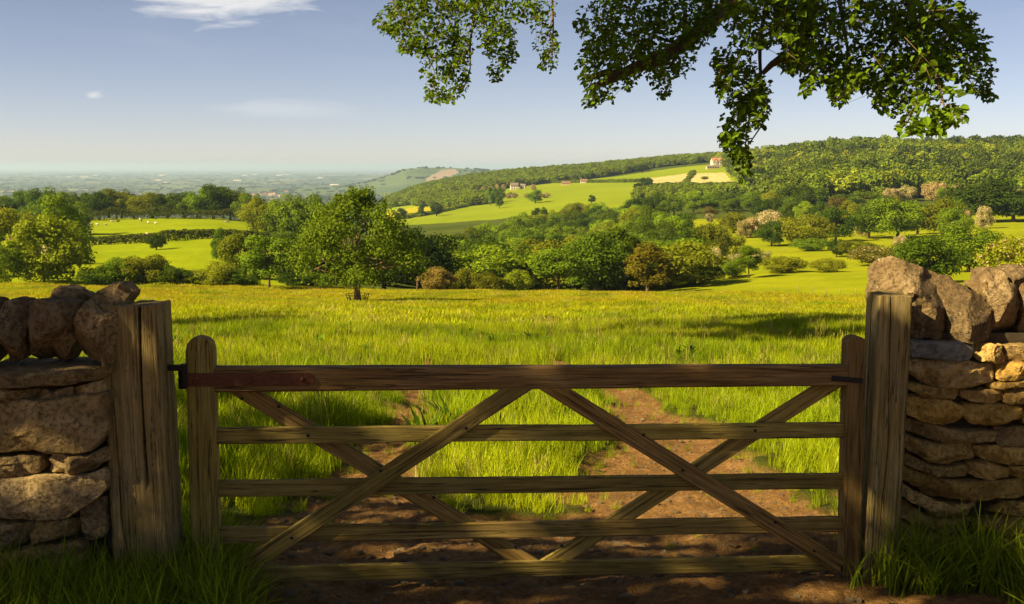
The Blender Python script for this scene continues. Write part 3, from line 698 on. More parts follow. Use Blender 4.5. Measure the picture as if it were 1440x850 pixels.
tree(1100, 215, 360, 60, 'bush', OLIVE, 'low olive bush beside the small stemmed tree', name='bush', cat='bush')
tree(1030, 212, 364, 36, 'bush', GREEN, 'small green bush hugging the small stemmed tree', name='bush', cat='bush')
tree(975, 196, 366, 56, 'bush', DEEP, 'low dark bush at the corner of the slope field', name='bush', cat='bush')
tree(1000, 205, 372, 40, 'bush', GREEN, 'flat green bush next to the low dark corner bush', name='bush', cat='bush')
tree(1166, 212, 362, 44, 'bush', OLIVE, 'thin pale bush in the open slope field', name='bush', cat='bush')
fr = np.random.default_rng(55); made = 0; sp2 = []
OPEN = [[(905, 300), (1045, 300), (1045, 322), (905, 322)], [(1090, 322), (1215, 318), (1215, 400), (1090, 400)], [(1365, 308), (1600, 308), (1600, 332), (1365, 332)], [(1284, 285), (1312, 285), (1312, 300), (1284, 300)], [(1120, 300), (1180, 296), (1180, 306), (1120, 306)]]
for _ in range(3000):
    if made >= 32: break
    px = fr.uniform(925, 1480); Y_ = fr.uniform(390, 640); X_, _, z_ = place(px, Y_); bx_, by_ = proj((X_, Y_, z_))
    if by_ > np.interp(px, [925, 1050, 1100, 1215, 1300, 1480], [400, 345, 318, 330, 345, 335]) or any(in_poly(bx_, by_, o_) for o_ in OPEN): continue
    if any((X_ - a_) ** 2 + (Y_ - b_) ** 2 < 81 for a_, b_ in sp2): continue
    sp2.append((X_, Y_)); made += 1; hh_ = fr.uniform(6.5, 11.5); _, tp = proj((X_, Y_, z_ + hh_))
    cc, cn = [(GREEN, 'mid green'), (BRIGHT, 'bright yellow green'), (DEEP, 'deep green'), (OLIVE, 'olive'), (GREEN, 'mid green')][fr.integers(5)]
    tree(px, Y_, float(tp), fr.uniform(8, 13) * F / Y_, ['oak', 'oak', 'bush'][fr.integers(3)], cc, '%s tree among the thickets between slope and hillside wood' % cn, '%s trees between slope and hillside wood' % cn)
HT = 'hawthorn in white blossom on the slope'
for px, Y_, top, wp, bl, lab in (
    (1005,255,345,24,0.75,'pinkish blossoming hawthorn low on the slope by the bronze tree'),
    (1082,380,294,42,0.7,'large white blossoming hawthorn in the middle of the slope'),
    (1056,375,304,36,0.6,'tan and white hawthorn beside the large white one'),
    (1046,372,310,22,0.35,'dull hawthorn at the edge of the hawthorn clump'),
    (1268,290,330,22,0.75,'pink hawthorn behind the yellowish bush'),
    (998,480,300,14,0.4,None),(1150,372,297,22,0.5,None),(1212,372,302,26,0.55,None),(1255,650,264,22,0.6,None),(1275,655,260,30,0.5,None),(1315,650,255,38,0.6,None),
    (1350,660,258,26,0.4,None),(1357,390,294,18,0.75,None),(1384,385,289,24,0.6,None),(1428,600,264,22,0.6,None),(1035,260,356,24,0.5,None),(1072,250,350,22,0.4,None)):
    tree(px, Y_, top, wp, 'bush', OLIVE, lab or HT, None if lab else 'white hawthorns scattered up the slope', 'hawthorn', 'tree', bl)
# the ridge across the valley
FD = 'dark tree standing in the far fields below the ridge wood'
for px, Y_, top, wp, k, c in ((614,930,284,17,'tall',DARK),(563,900,292,18,'oak',DARK),(593,960,287,10,'tall',DARK),(700,1080,262,20,'oak',DEEP),(690,1040,262,12,'tall',GREEN),(753,1000,266,24,'oak',GREEN),(702,970,276,12,'tall',GREEN),
                              (897,1120,257,14,'oak',DARK),(832,900,274,10,'tall',DARK),(991,1180,248,11,'oak',GREEN),(940,1040,258,20,'oak',DEEP)):
    tree(px, Y_, top, wp, k, c, FD, 'dark trees dotted about the far fields')
tree(908, 1130, 249, 21, 'oak', DARK, 'dark round tree below the hay field on the ridge')
tree(903, 1500, 231, 22, 'tall', DARK, 'tall dark trees beside the fields of the ridge', )
for px, Y_, top, wp in ((715,1160,272,12),(724,1150,271,10),(742,1120,272,14),(766,1090,271,14),(667,1240,267,8),(699,1360,259,8),(708,1360,259,8),(690,1340,261,9),(750,1300,259,9),(680,1320,262,8)):
    tree(px, Y_, top, wp, 'bush', TAN, 'pinkish hawthorn along the far field edge', 'hawthorns along the far field edge', 'hawthorn', 'tree', 0.5)

# ------------------------------------------------------------------ scatter helper: many copies that nobody could count
def scatter(name, P, rotz, scale, idx, protos, label, cat, tint=None, tilt=None):
    coll = bpy.data.collections.new(name + '_kinds')
    for i, me in enumerate(protos):
        o = bpy.data.objects.new('%s_kind_%02d' % (name, i), me); coll.objects.link(o)
    n = len(P); me = bpy.data.meshes.new(name); me.vertices.add(n); me.vertices.foreach_set('co', np.asarray(P, np.float32).ravel())
    a = me.attributes.new('rot', 'FLOAT_VECTOR', 'POINT'); rv = np.zeros((n, 3), np.float32); rv[:, 2] = rotz
    if tilt is not None: rv[:, :2] = tilt
    a.data.foreach_set('vector', rv.ravel())
    a = me.attributes.new('scl', 'FLOAT_VECTOR', 'POINT'); a.data.foreach_set('vector', np.asarray(scale, np.float32).ravel())
    a = me.attributes.new('idx', 'INT', 'POINT'); a.data.foreach_set('value', np.asarray(idx, np.int32))
    if tint is not None:
        a = me.attributes.new('tint', 'FLOAT_COLOR', 'POINT'); c = np.ones((n, 4), np.float32); c[:, :3] = tint; a.data.foreach_set('color', c.ravel())
    o = obj(name, me); ng = bpy.data.node_groups.new(name, 'GeometryNodeTree')
    ng.interface.new_socket('Geometry', in_out='INPUT', socket_type='NodeSocketGeometry'); ng.interface.new_socket('Geometry', in_out='OUTPUT', socket_type='NodeSocketGeometry')
    gi = N(ng, 'NodeGroupInput'); go = N(ng, 'NodeGroupOutput'); ip = N(ng, 'GeometryNodeInstanceOnPoints')
    ci = N(ng, 'GeometryNodeCollectionInfo'); ci.inputs['Collection'].default_value = coll; ci.inputs['Separate Children'].default_value = True; ci.inputs['Reset Children'].default_value = True
    def na(nm, t):
        x = N(ng, 'GeometryNodeInputNamedAttribute', data_type=t); x.inputs[0].default_value = nm; return x.outputs[0]
    ng.links.new(gi.outputs[0], ip.inputs['Points']); ng.links.new(ci.outputs[0], ip.inputs['Instance'])
    ip.inputs['Pick Instance'].default_value = True
    ng.links.new(na('idx', 'INT'), ip.inputs['Instance Index'])
    er = N(ng, 'FunctionNodeEulerToRotation'); ng.links.new(na('rot', 'FLOAT_VECTOR'), er.inputs[0]); ng.links.new(er.outputs[0], ip.inputs['Rotation'])
    ng.links.new(na('scl', 'FLOAT_VECTOR'), ip.inputs['Scale']); ng.links.new(ip.outputs[0], go.inputs[0])
    md = o.modifiers.new('scatter', 'NODES'); md.node_group = ng
    return tag(o, label, cat, kind='stuff')

# ------------------------------------------------------------------ woods that read as one mass
def wood_protos(mat, k, n, size):
    L = []
    for i in range(k):
        r = np.random.default_rng(100 + i)
        P, Nn, C = crown_points(r, n, 4.8, 4.6, 5.2, 20, 0.40, 0.3, 0.1)
        L.append(leaf_mesh('wood_crown', P, Nn, r.uniform(0.7, 1.3, n) * size, r, mat))
    return L
WP = wood_protos(M_WOOD_FAR, 5, 1100, 1.0)
r = np.random.default_rng(77)
def wood(name, n, ylo, yhi, pxlo, pxhi, keep, label, hlo=9, hhi=14, spacing=5.5, protos=None):
    Y_ = np.sqrt(r.uniform(ylo ** 2, yhi ** 2, n)); px = r.uniform(pxlo, pxhi, n); X_ = (px - 720) / F * Y_ * 1.0
    z_ = ground(X_, Y_); ppx, ppy = proj(np.stack([X_, Y_, z_], -1)); ok = keep(ppx, ppy, Y_, X_)
    X_, Y_, z_ = X_[ok], Y_[ok], z_[ok]
    cell = {}; kp = []
    for i in range(len(X_)):
        kx, ky = int(X_[i] // spacing), int(Y_[i] // spacing)
        if (kx, ky) in cell: continue
        cell[(kx, ky)] = 1; kp.append(i)
    X_, Y_, z_ = X_[kp], Y_[kp], z_[kp]; m = len(X_)
    h = r.uniform(hlo, hhi, m) / 10.0 * (0.8 + 0.4 * vnoise(X_ / 60, Y_ / 60, 3, 2)); wd = h ** 0.6 * r.uniform(0.9, 1.55, m) * 1.1
    scatter(name, np.stack([X_, Y_, z_ - 0.6], -1), r.uniform(0, 6.28, m), np.stack([wd, wd, h], -1), r.integers(0, 5, m), protos or WP, label, 'woodland')
    return m
def keep_hill(px, py, Y_, X_):
    lo = np.interp(px, [960, 1010, 1035, 1060, 1150, 1300, 1440, 1700], [2000, 1500, 1180, 720, 660, 680, 640, 620])
    return (Y_ > lo)
n1 = wood('woodland', 26000, 560, 1500, 950, 1900, keep_hill, 'dense green woodland covering the big hillside', 9, 18, 10.5)
M_WOOD_DARK = leafy('dark_woodland_leaves', (0.062, 0.088, 0.007), trans=0.2, var=0.4)
M_WOOD_LIME = leafy('pale_woodland_leaves', (0.23, 0.26, 0.014), trans=0.3, var=0.4)
wood('dark_woodland_trees', 3200, 560, 1500, 950, 1900, lambda a_, b_, c_, d_: keep_hill(a_, b_, c_, d_) & (vnoise(d_ / 90, c_ / 90, 4, 3) > 0.5), 'taller dark trees mixed into the hillside woodland', 14, 21, 15, wood_protos(M_WOOD_DARK, 5, 1100, 1.0))
wood('pale_woodland_trees', 2200, 560, 1500, 950, 1900, lambda a_, b_, c_, d_: keep_hill(a_, b_, c_, d_) & (vnoise(d_ / 70, c_ / 70, 8, 3) > 0.52), 'paler yellow green trees mixed into the hillside woodland', 12, 18, 16, wood_protos(M_WOOD_LIME, 5, 1100, 1.0))
def keep_ridge(px, py, Y_, X_):
    top = np.interp(px, [540, 570, 600, 700, 800, 900, 1040], [1560, 1420, 1380, 1440, 1500, 1560, 1500])
    gap = (px > 905) & (Y_ < 1620)
    glade = ((px > 805) & (px < 905) & (Y_ > 1640) & (Y_ < 1720))
    return (Y_ > top) & ~gap & ~glade
n2 = wood('ridge_woodland', 30000, 1300, 2500, 545, 1060, keep_ridge, 'dark green wood along the ridge across the valley', spacing=7)
def keep_clump(px, py, Y_, X_):
    return in_poly(px, py, [(560, 285), (590, 291), (640, 292), (690, 287), (690, 280), (660, 276), (640, 272), (570, 274)]) | in_poly(px, py, [(895, 284), (960, 284), (1050, 280), (1050, 271), (1040, 276), (900, 276)])
n3 = wood('field_copse', 9000, 800, 1400, 540, 1060, keep_clump, 'dark copses between the far fields', hlo=9, hhi=12, spacing=7)
def keep_hedge(px, py, Y_, X_):
    def line(pts, t): return np.abs(py - np.interp(px, [p[0] for p in pts], [p[1] for p in pts])) < t
    a = line([(560, 309), (600, 303), (650, 292), (720, 275)], 0.5) & (px > 560) & (px < 720)
    b = line([(800, 257), (915, 256)], 0.5) & (px > 690) & (px < 915)
    c = line([(912, 261.5), (1036, 261.5)], 0.6) & (px > 912) & (px < 1036)
    d = (np.abs(px - np.interp(py, [244, 261], [975, 962])) < 1.0) & (py > 243) & (py < 262)
    return (a | b | c | d) & (Y_ < 1600)
n4 = wood('far_hedges', 160000, 800, 1600, 550, 1045, keep_hedge, 'thin dark hedges between the far fields', hlo=2.2, hhi=4.5, spacing=3)
def keep_top(px, py, Y_, X_): return ((px > 1090) & (px < 1258))
n5 = wood('crest_trees', 900, 1130, 1260, 1080, 1270, keep_top, 'taller trees along the crest of the hillside', hlo=11, hhi=22, spacing=13)
# plain: copses and hedgerow trees
PP = wood_protos(M_PLAIN_TREE, 3, 260, 2.4)
n = 5500
Y_ = 4700 * (60000 / 4700) ** (r.random(n) ** 1.35); px = r.uniform(-300, 1100, n); X_ = (px - 720) / F * Y_
cx = 520.0; dm = vnoise(X_ / 900, Y_ / 700, 0, 3)
ok = (dm > 0.46) | (r.random(n) < 0.3); X_, Y_, px = X_[ok], Y_[ok], px[ok]
line = r.random(len(X_)) < 0.6
Y_ = np.where(line, np.round(Y_ / 330) * 330 + X_ * 0.08 % 330, Y_)
z_ = ground(X_, Y_); m = len(X_); h = r.uniform(0.7, 1.2, m) * np.clip(Y_ / 12000, 1, 1.5)
scatter('plain_copses', np.stack([X_, Y_, z_ - 1], -1), r.uniform(-0.2, 0.2, m), np.stack([h * r.uniform(1, 7, m) * np.clip(Y_ / 9000, 1, 3), h * r.uniform(1, 2, m), h], -1), r.integers(0, 3, m), PP, 'hedgerow trees and copses scattered over the hazy plain', 'woodland')
n = 2600; Y_ = r.uniform(3900, 7400, n); px = r.uniform(440, 1060, n); X_ = (px - 720) / F * Y_; z_ = ground(X_, Y_); pp, py = proj(np.stack([X_, Y_, z_], -1))
ok = (((Y_ < 5000) & (px > 690)) | in_poly(pp, py, [(505, 258), (545, 238), (575, 230), (582, 231), (575, 240), (540, 250), (520, 256)]) | in_poly(pp, py, [(586, 237), (600, 231), (604, 235), (590, 239)]) | ((Y_ > 6700) & (px > 640) & (r.random(n) < 0.6)) | ((Y_ > 6300) & (r.random(n) < 0.12)))
X_, Y_, z_ = X_[ok], Y_[ok], z_[ok]; m = len(X_)
scatter('far_hill_woods', np.stack([X_, Y_, z_ - 1], -1), r.uniform(0, 6.28, m), np.stack([r.uniform(1.4, 3, m), r.uniform(1.4, 3, m), r.uniform(0.8, 1.3, m)], -1), r.integers(0, 3, m), PP, 'hazy blue green woods on the far hills', 'woodland')

# ------------------------------------------------------------------ pasture hedge
def hedge(name, pts, label, h, wd, seed):
    r = np.random.default_rng(seed); Pw = np.array([place(px, Y)[:2] for px, Y in pts]); n = 9000
    seg = np.linalg.norm(np.diff(Pw, axis=0), axis=1); cum = np.concatenate([[0], np.cumsum(seg)]); s = r.random(n) * cum[-1]
    X = np.interp(s, cum, Pw[:, 0]); Y = np.interp(s, cum, Pw[:, 1]); hh = h * (0.6 + 0.8 * vnoise(s / 6, 0, seed, 3))
    t = r.random(n) ** 0.6; side = r.normal(0, 0.33, n) * wd * (1.15 - 0.5 * t)
    z = ground(X, Y + side); x0, y0, z0 = Pw[0, 0], Pw[0, 1], float(ground(Pw[0, 0], Pw[0, 1]))
    P = np.stack([X - x0 + r.normal(0, .2, n), Y + side - y0, z + t * hh - z0], -1)
    Nn = unit(np.stack([r.normal(0, .6, n), np.sign(side) * 0.7 + r.normal(0, .5, n), 0.4 + t + r.normal(0, .3, n)], -1))
    o = obj(name, leaf_mesh('foliage', P, Nn, r.uniform(0.3, 0.65, n), r, M_LEAF), loc=(x0, y0, z0)); o.color = (0.075, 0.095, 0.008, 0.0)
    return tag(o, label, 'hedge')
hedge('field_hedge', [(108, 300), (150, 300), (220, 303), (300, 312), (360, 318), (410, 322)], 'thin dark hedge dividing the sheep pasture from the lower pasture', 2.6, 2.2, 1)
hedge('field_hedge', [(-60, 462), (0, 462), (120, 458), (240, 455), (330, 455), (372, 452)], 'dark undergrowth hedge below the tree row behind the sheep pasture', 4.5, 3.5, 5)
hedge('field_hedge', [(390, 190), (420, 200), (470, 210)], 'short hedge behind the round headed young maple', 2.4, 2.0, 2)

# ------------------------------------------------------------------ overhanging beech
def leaf6(P, Tdir, Nrm, L, Wd):
    """oval folded leaf: 6 verts, two quads"""
    T = unit(Tdir - Nrm * (Tdir * Nrm).sum(1, keepdims=True)); B = np.cross(Nrm, T); L = L[:, None]; Wd = Wd[:, None]
    up = Nrm * Wd * 0.22
    V = np.stack([P, P + T*L*0.30 + B*Wd*0.5 + up, P + T*L*0.72 + B*Wd*0.40 + up, P + T*L - Nrm*L*0.1, P + T*L*0.72 - B*Wd*0.40 + up, P + T*L*0.30 - B*Wd*0.5 + up], 1).reshape(-1, 3)
    k = np.arange(len(P)) * 6
    return V, np.concatenate([np.stack([k, k+1, k+2, k+3], -1), np.stack([k, k+3, k+4, k+5], -1)])
CL = [ # outline in the picture, mean distance, number of twigs
 ([(540,-30),(548,4),(521,33),(543,48),(560,52),(562,72),(592,78),(584,98),(600,112),(598,140),(606,148),(640,142),(660,126),(661,86),(668,40),(690,20),(700,-30)], 13.0, 330),
 ([(655,-30),(668,30),(672,66),(688,82),(684,108),(702,118),(716,100),(728,82),(724,50),(732,30),(728,-30)], 13.3, 120),
 ([(726,-30),(728,22),(742,30),(752,48),(741,64),(760,78),(762,98),(772,106),(782,94),(784,76),(788,70),(780,50),(782,-30)], 13.2, 62),
 ([(832,-30),(830,0),(815,14),(806,48),(826,54),(822,74),(806,84),(810,104),(826,118),(824,150),(832,156),(846,142),(862,144),(866,128),(890,124),(902,96),(918,120),(926,140),(940,134),(946,108),(972,110),(980,70),(1004,50),(1026,0),(1020,-30)], 11.4, 430),
 ([(1004,60),(1000,110),(1014,140),(1020,160),(1008,196),(1022,212),(1036,230),(1044,256),(1058,240),(1052,200),(1058,176),(1072,178),(1086,150),(1082,120),(1070,100),(1064,70)], 10.6, 190),
 ([(1010,-30),(1020,30),(1040,84),(1064,70),(1096,62),(1102,100),(1126,106),(1128,140),(1150,120),(1166,116),(1172,148),(1184,150),(1204,126),(1226,132),(1230,152),(1262,164),(1290,150),(1310,130),(1340,110),(1388,144),(1400,140),(1396,110),(1404,90),(1382,78),(1392,52),(1372,34),(1374,14),(1352,0),(1340,-30)], 10.2, 900),
 ([(1300,120),(1266,180),(1272,194),(1300,186),(1326,194),(1344,172),(1358,174),(1352,150),(1340,112)], 8.6, 46),
]
r = np.random.default_rng(31)
bx, by = 9.6, 13.0; bz = float(ground(bx, by))
over = empty('overhanging_beech', (bx, by, bz), 'beech tree whose leafy branches hang down over the gate', 'tree')
off = np.array((bx, by, bz)); LP, LT, LN, LL = [], [], [], []; tw = MB()
for poly, dist, ntw in CL:
    xs = [p[0] for p in poly]; ys = [p[1] for p in poly]; made = 0; tries = 0; ntw = int(ntw * 1.12)
    while made < ntw and tries < ntw * 12:
        tries += 1
        px, py = r.uniform(min(xs), max(xs)), r.uniform(min(ys) - 10, max(ys))
        if not in_poly(px, py, poly): continue
        if vnoise(px / 22, py / 22, dist, 2) < 0.42 and r.random() < 0.93: continue
        Y0 = dist + r.normal(0, 0.55); p = at_y(px, py, Y0); L = r.uniform(0.16, 0.42)
        dr = unit(np.array((r.normal(0, 0.75), r.normal(0, 0.7), r.uniform(-1.15, 0.25)))); k = int(r.integers(7, 13)); t = np.linspace(0.05, 1, k)
        q = p + np.outer(t * L, dr) + np.outer(t ** 2 * L * 0.35, (0, 0, -1)); qx, qy = proj(q)
        keep = in_poly(qx, qy, poly)
        if keep.sum() < 2: continue
        made += 1
        if made % 2 == 0: tw.tube([p - off, q[int(np.nonzero(keep)[0][-1])] - off], [0.0032, 0.0012], 3)
        side = unit(np.cross(dr, (0, 0, 1)) + r.normal(0, 0.3, 3)); sg = np.where(np.arange(k) % 2, 1, -1)
        td = unit(dr * 0.6 + sg[:, None] * side + r.normal(0, 0.35, (k, 3)) + np.array((0, 0, -0.35)))
        nn = unit(np.array((-0.25, -0.1, 0.75)) + r.normal(0, 0.55, (k, 3)))
        LP.append(q[keep]); LT.append(td[keep]); LN.append(nn[keep]); LL.append(r.uniform(0.034, 0.074, keep.sum()) * (1.25 if dist < 9 else 1.0))
    for k in range(max(4, ntw // 28)):                                  # thin hanging branchlets
        px, py = r.uniform(min(xs), max(xs)), r.uniform(min(ys) + 30, max(ys))
        if not in_poly(px, py, poly): continue
        Y0 = dist + r.normal(0, 0.4); t = np.linspace(0, 1, 7); q = np.array([at_y(px + (1 - u) * 26 * math.sin(k) + 5 * math.sin(5 * u + k), py - (1 - u) * r.uniform(60, 64), Y0) for u in t])
        qx, qy = proj(q); ok = in_poly(qx, qy, poly) | (qy < 0)
        if ok.sum() >= 5: tw.tube(q[ok] - off, np.linspace(0.007, 0.0025, ok.sum()), 4)
# crown above the frame, round the limbs
n = 9000; P, Nn, C = crown_points(r, n, 5.6, 2.6, 0, 40, 0.3, ry=4.2); P = P + np.array((6.2, 13.0, bz + 9.4))
fx, fy = proj(P); ok = fy < -40; P, Nn = P[ok], Nn[ok]
LP.append(P); LT.append(r.normal(size=P.shape)); LN.append(Nn); LL.append(r.uniform(0.10, 0.2, len(P)))
for tx, ty, tz, up, br in ((1.2, 11.4, 3.4, 4.2, 1.0), (2.2, 11, 3.4, 4.4, 1.0), (2.6, 10.5, 2.9, 4.4, 0.9), (3.2, 10.2, 3.4, 4.0, 1.1), (4.0, 10.2, 3.5, 4.2, 1.0), (4.6, 10.2, 3.2, 4.6, 0.9), (2.2, 10.6, 2.4, 5.2, 0.7)):  # extra unseen leaf clumps added sunward to shade the hanging sprays
    c_ = np.array((tx, ty, tz + up)) - np.array((SX, SY, 0)) * up / math.tan(SUN_EL); k = 900
    P = c_ + unit(r.normal(size=(k, 3))) * (br * r.random((k, 1)) ** 0.5); fx, fy = proj(P); P = P[(fy < -40)]
    LP.append(P); LT.append(r.normal(size=P.shape)); LN.append(unit(r.normal(size=P.shape) + np.array((0, 0, .5)))); LL.append(r.uniform(0.12, 0.22, len(P)))
P, T_, Nn, L = map(np.concatenate, (LP, LT, LN, LL)); V, Q = leaf6(P - off, T_, unit(Nn), L, L * r.uniform(0.55, 0.75, len(L)))
obj('crown', mesh_np('crown', V, Q, None, M_OVER, False, {'rnd': ('FACE', np.tile(r.random(len(P)), 2)), 'blo': ('FACE', np.zeros(2 * len(P)))}), over)
tag(obj('twigs', tw.mesh('twigs', M_TWIG), over), kind='stuff')
tb = MB(); tb.tube(np.array([(0, 0, -0.3), (0, 0, 1), (-0.1, 0, 4), (-0.3, 0, 7), (-0.8, 0, 10.5)]), [0.75, 0.52, 0.45, 0.38, 0.12], 12)
obj('trunk', tb.mesh('trunk', M_BARK), over)
def limb(pts, rads, name='limb', mat=None):
    mb = MB(); pts = np.array(pts, float); s = np.linspace(0, len(pts) - 1, len(pts) * 5); k = np.arange(len(pts))
    q = np.stack([np.interp(s, k, pts[:, i]) for i in range(3)], -1); rr = np.interp(s, k, rads)
    qs = q.copy(); qs[1:-1] = (q[:-2] + q[1:-1] * 2 + q[2:]) / 4; q = qs + (vnoise(s * 3, rads[0] * 90, 0, 2) - 0.5)[:, None] * rr[:, None] * 0.9
    mb.tube(q - off, rr, 8); obj(name, mb.mesh(name, mat or M_BARK), over)
a = at_y
limb([a(827, 110, 11.2), a(848, 104, 11.2), a(870, 106, 11.25), a(905, 92, 11.3), a(935, 80, 11.4), a(1000, 30, 11.8), a(1110, -70, 12.4), (8.6, 13, bz + 6.5), (9.4, 13, bz + 6.2)], [0.022, 0.035, 0.05, 0.062, 0.07, 0.085, 0.11, 0.16, 0.2])
limb([a(872, 104, 11.25), a(852, 116, 11.1), a(842, 118, 11.1), a(834, 130, 11.05)], [0.04, 0.035, 0.03, 0.018], 'branch')
limb([a(1072, 104, 10.6), a(1084, 92, 10.6), a(1100, 82, 10.6), a(1126, 74, 10.7), a(1134, 40, 10.9), a(1150, -20, 11.2), a(1250, -130, 12), (8.9, 13, bz + 7.0), (9.4, 13, bz + 6.8)], [0.02, 0.03, 0.042, 0.05, 0.055, 0.06, 0.08, 0.12, 0.16])
limb([a(1046, 225, 10.6), a(1052, 170, 10.6), a(1066, 145, 10.6), a(1070, 120, 10.6), a(1068, 60, 10.7), a(1082, -20, 11)], [0.006, 0.008, 0.012, 0.014, 0.018, 0.022], 'branch')
limb([a(1112, 96, 10.3), a(1110, 60, 10.3), a(1104, 22, 10.4), a(1092, -8, 10.5), a(1110, -60, 10.8)], [0.008, 0.012, 0.014, 0.015, 0.02], 'branch', M_TWIG)
limb([a(650, 130, 13), a(661, 100, 13), a(661, 60, 13), a(668, 10, 13.1), a(720, -60, 13.3), a(900, -150, 13.4), (8.4, 13.2, bz + 8.4)], [0.006, 0.009, 0.012, 0.02, 0.04, 0.08, 0.16], 'branch', M_TWIG)
limb([a(776, 90, 13.2), a(778, 40, 13.2), a(775, -20, 13.2), a(800, -100, 13.3)], [0.005, 0.01, 0.018, 0.03], 'branch')
limb([a(1330, 160, 8.8), a(1318, 110, 9.4), a(1290, 40, 10), a(1262, -40, 10.3), a(1300, -120, 11)], [0.006, 0.014, 0.024, 0.04, 0.06], 'branch')
limb([a(1395, 95, 10.2), a(1350, 60, 10.2), a(1300, 20, 10.3), a(1262, -40, 10.4)], [0.005, 0.012, 0.02, 0.03], 'branch')
limb([a(1200, 120, 10.2), a(1190, 60, 10.2), a(1180, 0, 10.3), a(1190, -60, 10.5)], [0.006, 0.014, 0.02, 0.03], 'branch')

# ------------------------------------------------------------------ trees beside the picture whose shade falls into it
def shade_tree(x, y_, label, blobs, trunk_h, rad, n, seed, size=(0.16, 0.34), low=2):
    r = np.random.default_rng(seed); z = float(ground(x, y_)); e = empty('roadside_tree', (x, y_, z), label, 'tree'); P, Nn = [], []
    tot = sum(b[3] ** 2 for b in blobs)
    for bx_, by_, bz_, br in blobs:
        k = int(n * br ** 2 / tot); d = unit(r.normal(size=(k, 3))); rr = br * r.random(k) ** 0.45
        P.append(np.array((bx_ - x, by_ - y_, bz_ - z)) + d * rr[:, None] * np.array((1, 1, 0.7))); Nn.append(unit(d + r.normal(0, .6, (k, 3)) + np.array((0, 0, .4))))
    P = np.concatenate(P); Nn = np.concatenate(Nn)
    obj('crown', leaf_mesh('crown', P, Nn, r.uniform(*size, len(P)), r, M_SHADE), e)
    obj('trunk', trunk_mesh('trunk', r, trunk_h, rad, [np.array((b[0] - x, b[1] - y_, b[2] - z)) for b in blobs], M_BARK, low=low), e)
    return e
COT = 1 / math.tan(SUN_EL)
def over_spot(tx, ty, hh, br):      # a clump of crown that shades the ground at (tx, ty)
    return (tx - SX * COT * hh, ty - SY * COT * hh, hh + float(ground(tx, ty)), br)
B1 = [over_spot(*s) for s in ((-2.4,4.2,6.8,1.9),(-0.6,4.6,7.4,1.6),(0.9,4.2,6.6,1.5),(2.3,4.6,7.2,1.1),(-2.3,7.2,7.6,1.7),(-3.4,10.5,8.2,2.0),(-4.2,14,8.6,2.0),(-1.2,6.9,8.6,1.2),(0.6,6.6,8.2,0.9),(2.0,6.4,8.0,0.9),(-4.5,5,7.5,2.2),(-5.5,9,8.0,2.4),
                              (-6,13,9,2.5),(2.5,5.8,7.0,0.65),(3.05,6.1,7.2,0.6),(3.5,6.35,7.4,0.5),(-2.6,8.6,7.8,1.3),(-2.0,11.5,8.2,1.2)) ]
shade_tree(-11.5, 2.0, 'leafy tree beside the lane shading the gate', B1, 7.5, 0.4, 9000, 91)
B2 = [over_spot(*s) for s in ((5.6,33,13.5,1.7),(8.0,35,14.2,2.1),(10.2,37,14.8,2.0),(7.0,30,13.4,1.2),(9.5,33,13.8,1.5),(8.5,40,14.5,2.0),(12,43,15,2.2),(13,49,15.5,2.2),(10.5,47,15,1.8),(15,54,16,2.0))]
shade_tree(-17.5, 26.0, 'tall tree beside the meadow casting its shade far across the grass', B2, 14, 0.4, 34000, 92, low=5)
B3 = [over_spot(*s) for s in ((-12.5,42,9.5,1.8),(-10.9,45,10.3,1.7),(-9.6,48,11,1.3),(-15,43,9,2.2),(-13,47,10,1.8),(-12.5,51,10.5,1.8),(-11.5,55,11,1.5),(-11,40,9.5,1.6),(-13.5,40,9,1.8),(-10.5,50,10.8,1.6))]
shade_tree(-28, 38, 'smaller tree beside the meadow edge', B3, 11, 0.3, 15000, 93, low=5)

for k, (x_, y_, hh_, lab) in enumerate(((-9.5, -9, 9, 'unseen dense tree added behind the lane to darken the foreground'),)):  # tree added behind the camera to keep sky light off the foreground
    bl = [(x_ + rng.normal(0, 1.6), y_ + rng.normal(0, 1.3), zz_, rng.uniform(2.2, 3.0)) for zz_ in np.linspace(1.6, hh_, 9)]
    shade_tree(x_, y_, lab, bl, hh_ * 0.8, 0.35, 9000, 130 + k, (0.3, 0.55))

